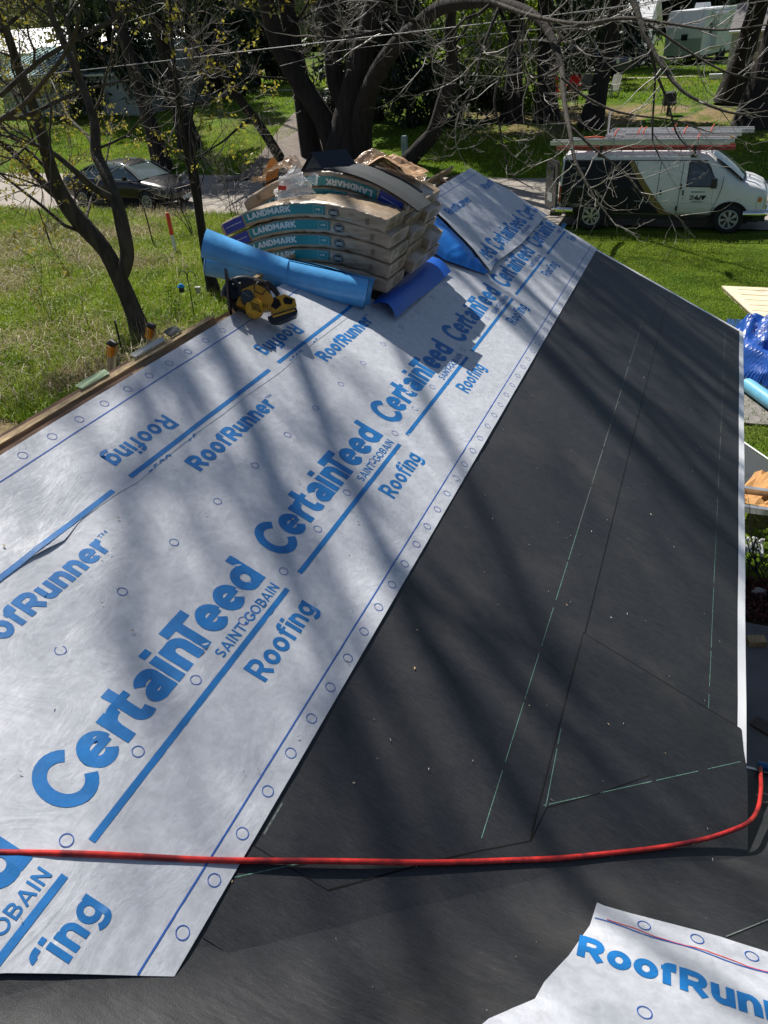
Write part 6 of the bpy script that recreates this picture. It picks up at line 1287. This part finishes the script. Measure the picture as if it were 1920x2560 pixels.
def tarpf(a, b):
    x = (a - .5) * 2.9; y = (b - .5) * 3.6; r = math.sqrt((x / 1.45) ** 2 + (y / 1.8) ** 2); x *= 1 - .12 * max(0, r - .6); e = max(0, 1 - r ** 2.2)
    z = .42 * e ** .5 + .95 * e ** .3 * abs(float(fbm(a * 3.2 + .6 * math.sin(b * 5), b * 3.6 + .5 * math.sin(a * 6), 301, 3))) - .22 * abs(float(vnoise(a * 5 + math.sin(b * 9), b * 6 + math.sin(a * 8), 305))) * (e > 0)
    return (x + .10 * float(fbm(a * 5, b * 5, 307, 2)), y + .12 * float(fbm(a * 5, b * 5, 309, 2)), max(.01, z))
mb = MB(); mb.grid(tarpf, 70, 80); tf_ = mb.build('folds', TARP, tp_); tf_.data.polygons.foreach_set('use_smooth', np.zeros(len(tf_.data.polygons), dtype=bool))
t_ = thing('underlayment_roll', 'pale blue roll lying on the ground just below the tarp', 'underlayment roll', (1.25, 11.8, .14)); mb = MB(); mb.tube([(-.27, .50, 0), (-.20, .38, .0), (.35, -.62, 0), (.42, -.75, 0)], [.10, .105, .105, .10], 20); mb.build('outer_layer', mat('pale blue sheeting', (.14, .42, .60), .4, var=.1, bump=.2), t_); mb = MB(); mb.tube([(-.275, .51, 0), (-.26, .49, 0)], .045, 14); mb.build('core', DARK, t_)
quad_slab('shingle_sheet', [(.55, 12.25), (2.6, 12.35), (2.6, 11.25), (.55, 11.1)], .02, mat('grey sheet', (.20, .185, .17), .7, var=.2), 'flat grey sheet under the pale blue roll', 'sheet', .01)
quad_slab('shingle_sheet', [(.45, 10.75), (.97, 10.35), (1.65, 9.35), (1.75, 8.95), (.55, 9.0)], .03, SHG, 'flat black roofing sheets with a white edge lying on the grass', 'sheet', .03)
mb = MB(); mb.tube([(.90, 10.46, .075), (1.68, 9.36, .075)], .014, 4); tag(mb.build('white_edging', WHITEP), 'thin white metal edging along the black roofing sheets', 'edging')
cb = thing('cardboard', 'crumpled orange-brown cardboard heap by the house wall', 'cardboard', (1.40, 8.72, .16)); CBM = mat('orange-brown cardboard', (.50, .26, .09), .75, var=.2, vs=5)
crumple(lambda a, b: ((a - .5) * 1.0, (b - .5) * .75, .25 * math.sin(math.pi * a) * math.sin(math.pi * b)), 9, 7, .20, 2, 51).build('sheet_piece', CBM, cb)
crumple(lambda a, b: ((a - .5) * .7 + .25, (b - .5) * .5 - .45, .10 * math.sin(math.pi * a)), 7, 5, .15, 2, 61).build('sheet_piece', CBM, cb)
gl = thing('ladder', 'aluminium ladder lying across the yard below the cardboard', 'ladder', (.45, 8.32, .38))
for y in (-.21, .21): mb = MB(); mb.box((1.6, y, 0), (3.4, .03, .09)); mb.box((1.6, y - .02, .045), (3.4, .06, .008)); mb.build('rail', ALU, gl)
for k_ in range(10): mb = MB(); mb.tube([(.1 + k_ * .32, -.2, 0), (.1 + k_ * .32, .2, 0)], .016, 6); mb.build('rung', ALU, gl)
def twigs(label, base, n, h, m, name='bare_shrub', spread=.5):
    t = thing(name, label, 'shrub', tuple(base)); st = [limb((RNG.normal() * .08, RNG.normal() * .08, 0), (RNG.normal() * spread, RNG.normal() * spread, 1), h * RNG.uniform(.6, 1.1), .009, .003, 5, .3, .02) for _ in range(n)]; out = {}; branchy(st, 1, 2, out, [0, 4, 5], [0, .3, .15], [0, .03, .03], rmin=.002)
    batch_tubes(st, 4, 'stems', m, t); [batch_tubes(v, 3, 'twigs', m, t, 'stuff') for v in out.values() if v]; return t
twigs('bare twiggy shrub growing beside the house wall', (1.12, 7.42, 0), 16, .75, BARK)
bush('small green sprig at the foot of the bare shrub', (1.30, 7.85, 0), .35, .35, .3, 160, LF_FRESH, .05, 'garden_plant', None, 91, 3)
mb = MB()
for q in range(26): a = q * .6; mb.tube([(1.02 + .10 * math.cos(a), 7.72 + .12 * math.sin(a * 1.3), .08 + .05 * (q % 3)), (1.02 + .10 * math.cos(a + .5), 7.72 + .12 * math.sin(a * 1.3 + .6), .12 + .04 * (q % 4))], .014, 4)
tag(mb.build('wire_basket', mat('white coated wire', (.85, .85, .85), .4)), 'white wire basket half hidden behind the bare shrub', 'wire basket')
STN = mat('edging stone', (.33, .31, .28), .9, var=.25, vs=7, bump=.5, bs=20, bd=.02)
for k_ in range(6):
    mb = MB(); x = .88 + k_ * .20; mb.grid(lambda a, b: (x + .085 * math.cos(2 * math.pi * a) * math.sin(math.pi * b) * (1 + .2 * math.sin(a * 9 + k_)), 7.12 - .06 * k_ + .07 * math.sin(2 * math.pi * a) * math.sin(math.pi * b), .03 + .05 * math.cos(math.pi * b)), 10, 6); tag(mb.build('edging_stone', STN), '%s pale rounded stone from the house wall edging the red mulch bed' % ('first', 'second', 'third', 'fourth', 'fifth', 'sixth')[k_], 'stone', 'stones edging the mulch bed')
litter('mulch', 'red-brown bark mulch in the bed by the wall', [(.4, 6.62), (2.4, 6.62), (2.4, 7.25), (.4, 7.3)], 3800, .055, mat('red mulch chips', (.10, .028, .020), .9, var=.5, vs=20), 12)
for i, (x, y, w, d, h, rz, m, lb) in enumerate([(1.03, 6.16, .16, .10, .06, 20, WOOD, 'short offcut of lumber on the dark patio'), (1.30, 6.05, .14, .30, .12, -15, mat('grey block', (.28, .27, .25), .9, var=.2), 'grey concrete block on the patio by the wall'), (1.22, 6.36, .12, .05, .03, 30, mat('white scrap', (.7, .7, .68), .5), 'crumpled white scrap on the patio'), (1.35, 5.6, .30, .18, .03, 40, SHG, 'torn dark shingle offcut on the shaded patio'), (1.1, 5.1, .22, .12, .02, -30, mat('brown scrap', (.1, .07, .05), .8), 'brown wood scrap on the shaded patio'), (1.45, 4.7, .3, .2, .02, 10, SHG, 'second dark shingle offcut deeper in the shade')]):
    mb = MB(); mb.box((x, y, .10 + h / 2), (w, d, h), rotm('Z', rz)); tag(mb.build('offcut', m), lb, 'offcut')
twc = MB(); twc.tube(smooth([Vector((.62, 2.70, 2.03)), Vector((.66, 2.72, 2.04)), Vector((.685, 2.69, 2.04)), Vector((.66, 2.66, 2.04)), Vector((.635, 2.67, 2.035))], 2), .004, 5); tag(twc.build('curled_leaf', mat('tan curl', (.55, .40, .27), .6)), 'small tan curled leaf on the shaded membrane beside the hose', 'leaf')

# ------------------------------------------------------------------ across the road: houses, trailer, sheds, chairs
SIDE = mat('pale blue-grey siding', (.30, .35, .37), .6, var=.05); SIDW = mat('white siding', (.70, .72, .74), .5, var=.03)
TEALR = mat('teal metal roof', (.20, .33, .34), .3, metal=.3, var=.06); GSH = mat('grey shingle roof', (.20, .19, .19), .85, var=.2, vs=8)
def house_b(label, loc, rz, w, d, h, rise, wallm, roofm, wins, cat='house', name='house', ribs=0, rows=9, over=.35):
    t = thing(name, label, cat, tuple(loc), math.radians(rz)); n = rows
    mb = MB(); mb.box((w / 2, d / 2, h / 2 - .3), (w, d, h + .6)); mb.add([(0, 0, h), (0, d, h), (0, d / 2, h + rise)], [(0, 1, 2)]); mb.add([(w, 0, h), (w, d, h), (w, d / 2, h + rise)], [(0, 1, 2)]); wl = mb.build('wall', wallm, t)
    for q in range(n):
        mb = MB(); z = .1 + q * (h - .1) / n; mb.box((w / 2, -.012, z + .5 * (h - .1) / n), (w, .02, (h - .1) / n - .03)); mb.build('siding_board', wallm, wl)
        mb = MB(); mb.box((w + .012, d / 2, z + .5 * (h - .1) / n), (.02, d, (h - .1) / n - .03)); mb.build('siding_board', wallm, wl)
    for s_ in (0, 1):
        y0 = -over if s_ == 0 else d + over; z0 = h - over * rise / (d / 2); mb = MB()
        A = Vector((-over, y0, z0)); B = Vector((w + over, y0, z0)); C = Vector((w + over, d / 2, h + rise)); D = Vector((-over, d / 2, h + rise)); u = Vector((0, 0, .10)); mb.add([A, B, C, D, A + u, B + u, C + u, D + u], [(0, 1, 2, 3), (4, 5, 6, 7), (0, 1, 5, 4), (1, 2, 6, 5), (3, 0, 4, 7)]); rf = mb.build('roof', roofm, t)
        if ribs and s_ == 0:
            for q in range(ribs):
                f = (q + .5) / ribs; a = A.lerp(B, f) + u; b = D.lerp(C, f) + u; mb = MB(); mb.box((a + b) / 2 + Vector((0, 0, .02)), (.05, (b - a).length, .05), (b - a).to_track_quat('Y', 'Z').to_matrix()); mb.build('rib', roofm, rf)
    for (x, z, ww, hh) in wins:
        mb = MB(); mb.box((x, -.03, z), (ww + .16, .04, hh + .16)); f = mb.build('window', WHITEP, t); mb = MB(); mb.box((x, -.045, z), (ww, .03, hh)); mb.build('pane', GLASS, f)
    mb = MB(); mb.tube([(-over, -over - .03, h - .12), (w + over, -over - .03, h - .12)], .07, 6); mb.build('gutter', WHITEP, t)
    return t
g1 = ongnd(20, 292); house_b('low pale house with a teal metal roof behind the trees at the left', g1, -3, 11.5, 9, 2.3, 1.35, SIDE, TEALR, [(3, 1.4, 1.0, .8), (8, 1.4, 1.2, .8)], ribs=30)
gq = aty(285, 120, 75); house_b('farther building with a glaring white roof left of the maple', Vector((gq.x, 75, 2)), 0, 9, 9, 2.4, 2.2, SIDW, mat('white metal roof', (.75, .76, .78), .4), [(6, 1.6, 1.4, 1), (14, 1.6, 1.4, 1)])
house_b('farther pale house at the left edge', Vector((-92, 84, 2)), 6, 24, 12, 2.6, 2.4, SIDW, MATS['white metal roof'], [(6, 1.6, 1.4, 1), (14, 1.6, 1.4, 1)])
house_b('long pale building far behind the maple stems', Vector((-40, 92, 2)), 0, 14, 9, 2.4, 1.6, SIDE, GSH, [(6, 1.6, 1.4, 1), (12, 1.6, 1.4, 1)])
g2 = ongnd(1604, 163); house_b('white garage beside the dark pickup', g2 + Vector((-7.0, 0, 0)), 0, 7, 9, 2.7, 1.7, SIDW, mat('pale garage roof', (.55, .57, .58), .5), [(5.2, 1.7, .7, .6)], 'garage', 'garage')
g3 = ongnd(1812, 197); house_b('small grey garden shed at the right behind the thick pine', g3, -8, 2.6, 3.0, 2.35, 1.1, mat('grey shed siding', (.42, .44, .43), .6), GSH, [(1.4, 1.5, .5, .5)], 'shed', 'garden_shed', rows=11, over=.15)
mb = MB(); mb.box((g3.x - .5, g3.y - .3, g3.z + .15), (.7, .5, .25)); tag(mb.build('planter_box', WHITEP), 'small white planter at the corner of the garden shed', 'planter')
rv = thing('travel_trailer', 'large pale travel trailer parked on the far lawn', 'trailer', tuple(ongnd(1700, 163) + Vector((0, 0, 0))), math.radians(-15))
RVM = mat('trailer shell', (.74, .76, .77), .35, var=.03)
mb = MB(); mb.prism([(0, .55), (0, 2.2), (.35, 3.15), (8.4, 3.3), (8.5, .55)], lambda a, b: (-1.25, a, b), lambda a, b: (1.25, a, b)); sh = mb.build('shell', RVM, rv)
mb = MB(); mb.box((0, -.015, 1.05), (2.4, .02, 1.0)); mb.build('front_cap', mat('trailer grey cap', (.33, .37, .35), .4), sh); mb = MB(); mb.box((.05, -.03, 1.62), (.42, .03, .35)); mb.build('window', GLASS, sh)
for y_, w_ in ((1.6, .6), (3.4, .9), (6.6, .9)): mb = MB(); mb.box((1.262, y_, 2.05), (.03, w_, .6)); mb.build('window', GLASS, sh)
mb = MB(); mb.box((1.27, 5.0, 1.6), (.03, .75, 1.9)); mb.build('door', mat('trailer door', (.5, .53, .53), .4), sh); mb = MB(); mb.box((1.45, 3.3, 1.9), (.4, 3.0, 1.9)); mb.build('slide_out', RVM, rv)
mb = MB(); mb.box((0, 3.2, 3.42), (.8, 1.1, .30), taper=.85); mb.build('air_conditioner', WHITEP, rv); mb = MB(); mb.tube([(1.3, 1.2, 2.95), (1.3, 7.5, 3.0)], .07, 8); mb.build('awning', SIDW, rv)
for y_ in (4.6, 5.5): wheel(rv, 0, 0, .4, .38, .22, 6, 1) if False else None
for y_ in (4.6, 5.5):
    for x_ in (-1.15, 1.15): mb = MB(); mb.tube([(x_ - .1, y_, .38), (x_ + .1, y_, .38)], .38, 16); mb.build('wheel', RUBBER, rv)
mb = MB(); mb.box((0, 4.2, .45), (2.2, 8.0, .2)); mb.tube([(0, .2, .5), (0, -1.0, .45)], .06, 6); mb.build('chassis', BLACKP, rv)
def adirondack(label, loc, rz, m):
    t = thing('garden_chair', label, 'garden chair', tuple(loc), math.radians(rz), 'garden chairs under the pines')
    for q in range(5): mb = MB(); x = -.24 + q * .12; hh = .80 - .05 * abs(q - 2); mb.box((x, .30, .30 + hh / 2), (.10, .022, hh), rotm('X', -18)); mb.build('back_slat', m, t)
    for q in range(5): mb = MB(); mb.box((0, -.28 + q * .105, .36 - q * .028), (.56, .09, .022)); mb.build('seat_slat', m, t)
    for s_ in (-1, 1):
        mb = MB(); mb.box((s_ * .36, -.02, .58), (.14, .74, .025)); mb.build('armrest', m, t); mb = MB(); mb.box((s_ * .31, -.30, .29), (.03, .09, .58)); mb.build('leg', m, t); mb = MB(); mb.box((s_ * .31, .22, .20), (.03, .09, .42), rotm('X', -20)); mb.build('leg', m, t)
    return t
RC = mat('red chair paint', (.50, .02, .025), .5); GC = mat('weathered grey chair', (.42, .42, .38), .7); DC = mat('dark chair', (.02, .02, .02), .6)
c_ = ongnd(1400, 247); adirondack('bright red slatted garden chair, left one of the red pair', c_ + Vector((-.35, 0, 0)), 25, RC); adirondack('bright red slatted garden chair nearer the leaning pine, right one of the red pair', c_ + Vector((.55, .2, 0)), -10, RC); adirondack('black slatted garden chair in front of the red pair', ongnd(1425, 268), 200, DC)
adirondack('weathered grey slatted garden chair right of the pine trunk', ongnd(1527, 243), -35, GC); adirondack('dim grey garden chair half hidden behind the pine trunk', ongnd(1465, 240), 10, mat('dim grey chair', (.12, .12, .12), .7))
w_ = thing('wheelbarrow', 'black wheelbarrow tipped up on its nose with pale handles', 'wheelbarrow', tuple(ongnd(1668, 290))); mb = MB(); mb.prism([(-.32, .45), (.32, .45), (.22, .95), (-.22, .95)], lambda a, b: (a, .28, b), lambda a, b: (a * .7, 0, b - .05)); mb.build('tray', BLACKP, w_); mb = MB(); mb.tube([(-.05, .1, .2), (.05, .1, .2)], .20, 16); mb.build('wheel', RUBBER, w_)
for s_ in (-1, 1): mb = MB(); mb.tube([(s_ * .12, .1, .2), (s_ * .30, .15, .9)], .02, 6); mb.build('handle_bar', BLACKP, w_); mb = MB(); mb.tube([(s_ * .30, .15, .9), (s_ * (.34 if s_ > 0 else .40), .17, 1.22)], .035, 8); mb.build('grip', mat('pale grip', (.75, .75, .65), .5), w_)
for s_ in (-1, 1): mb = MB(); mb.tube([(s_ * .25, .25, .5), (s_ * .30, .3, .0)], .015, 5); mb.build('leg', BLACKP, w_)
b = ongnd(1012, 392); t = thing('utility_pedestal', 'pale grey-green utility pedestal by the road right of the maple', 'utility box', tuple(b)); mb = MB(); mb.box((0, 0, .36), (.22, .2, .72)); mb.build('case', mat('utility green-grey', (.28, .36, .36), .5), t); mb = MB(); mb.box((0, 0, .76), (.25, .23, .09), taper=.7); mb.build('cap', MATS['utility green-grey'], t); mb = MB(); mb.box((0, -.104, .4), (.14, .006, .3)); mb.build('panel', mat('utility panel', (.20, .27, .27), .5), t)
rb = ongnd(1915, 205); mb = MB(); mb.box((rb.x + .3, rb.y, rb.z + .8), (.9, .6, 1.6)); mb.box((rb.x + .3, rb.y, rb.z + 1.7), (1.0, .7, .2), taper=.8); tag(mb.build('red_cabinet', RC), 'red cabinet at the right edge behind the thick pine', 'cabinet')
# overhead wire along the road
WIREM = mat('weathered overhead wire', (.34, .34, .35), .5, metal=.2)
for i, (pts_, lb) in enumerate(((((-200, 215), (207, 175), (700, 118), (1250, 54), (1640, 4), (2100, -60)), 'pale overhead wire crossing the whole view above the road'), (((700, 165), (880, 122), (1300, 78), (1560, 50), (2000, -10)), 'fainter second overhead wire just below the first'))):
    Y_ = 27 if i == 0 else 30; P_ = [aty(x, y, Y_) for x, y in pts_]; mb = MB(); mb.tube([tuple(p) for p in spline([tuple(p) for p in P_], 6)], .013 if i == 0 else .009, 5); tag(mb.build('overhead_wire', WIREM), lb, 'wire')
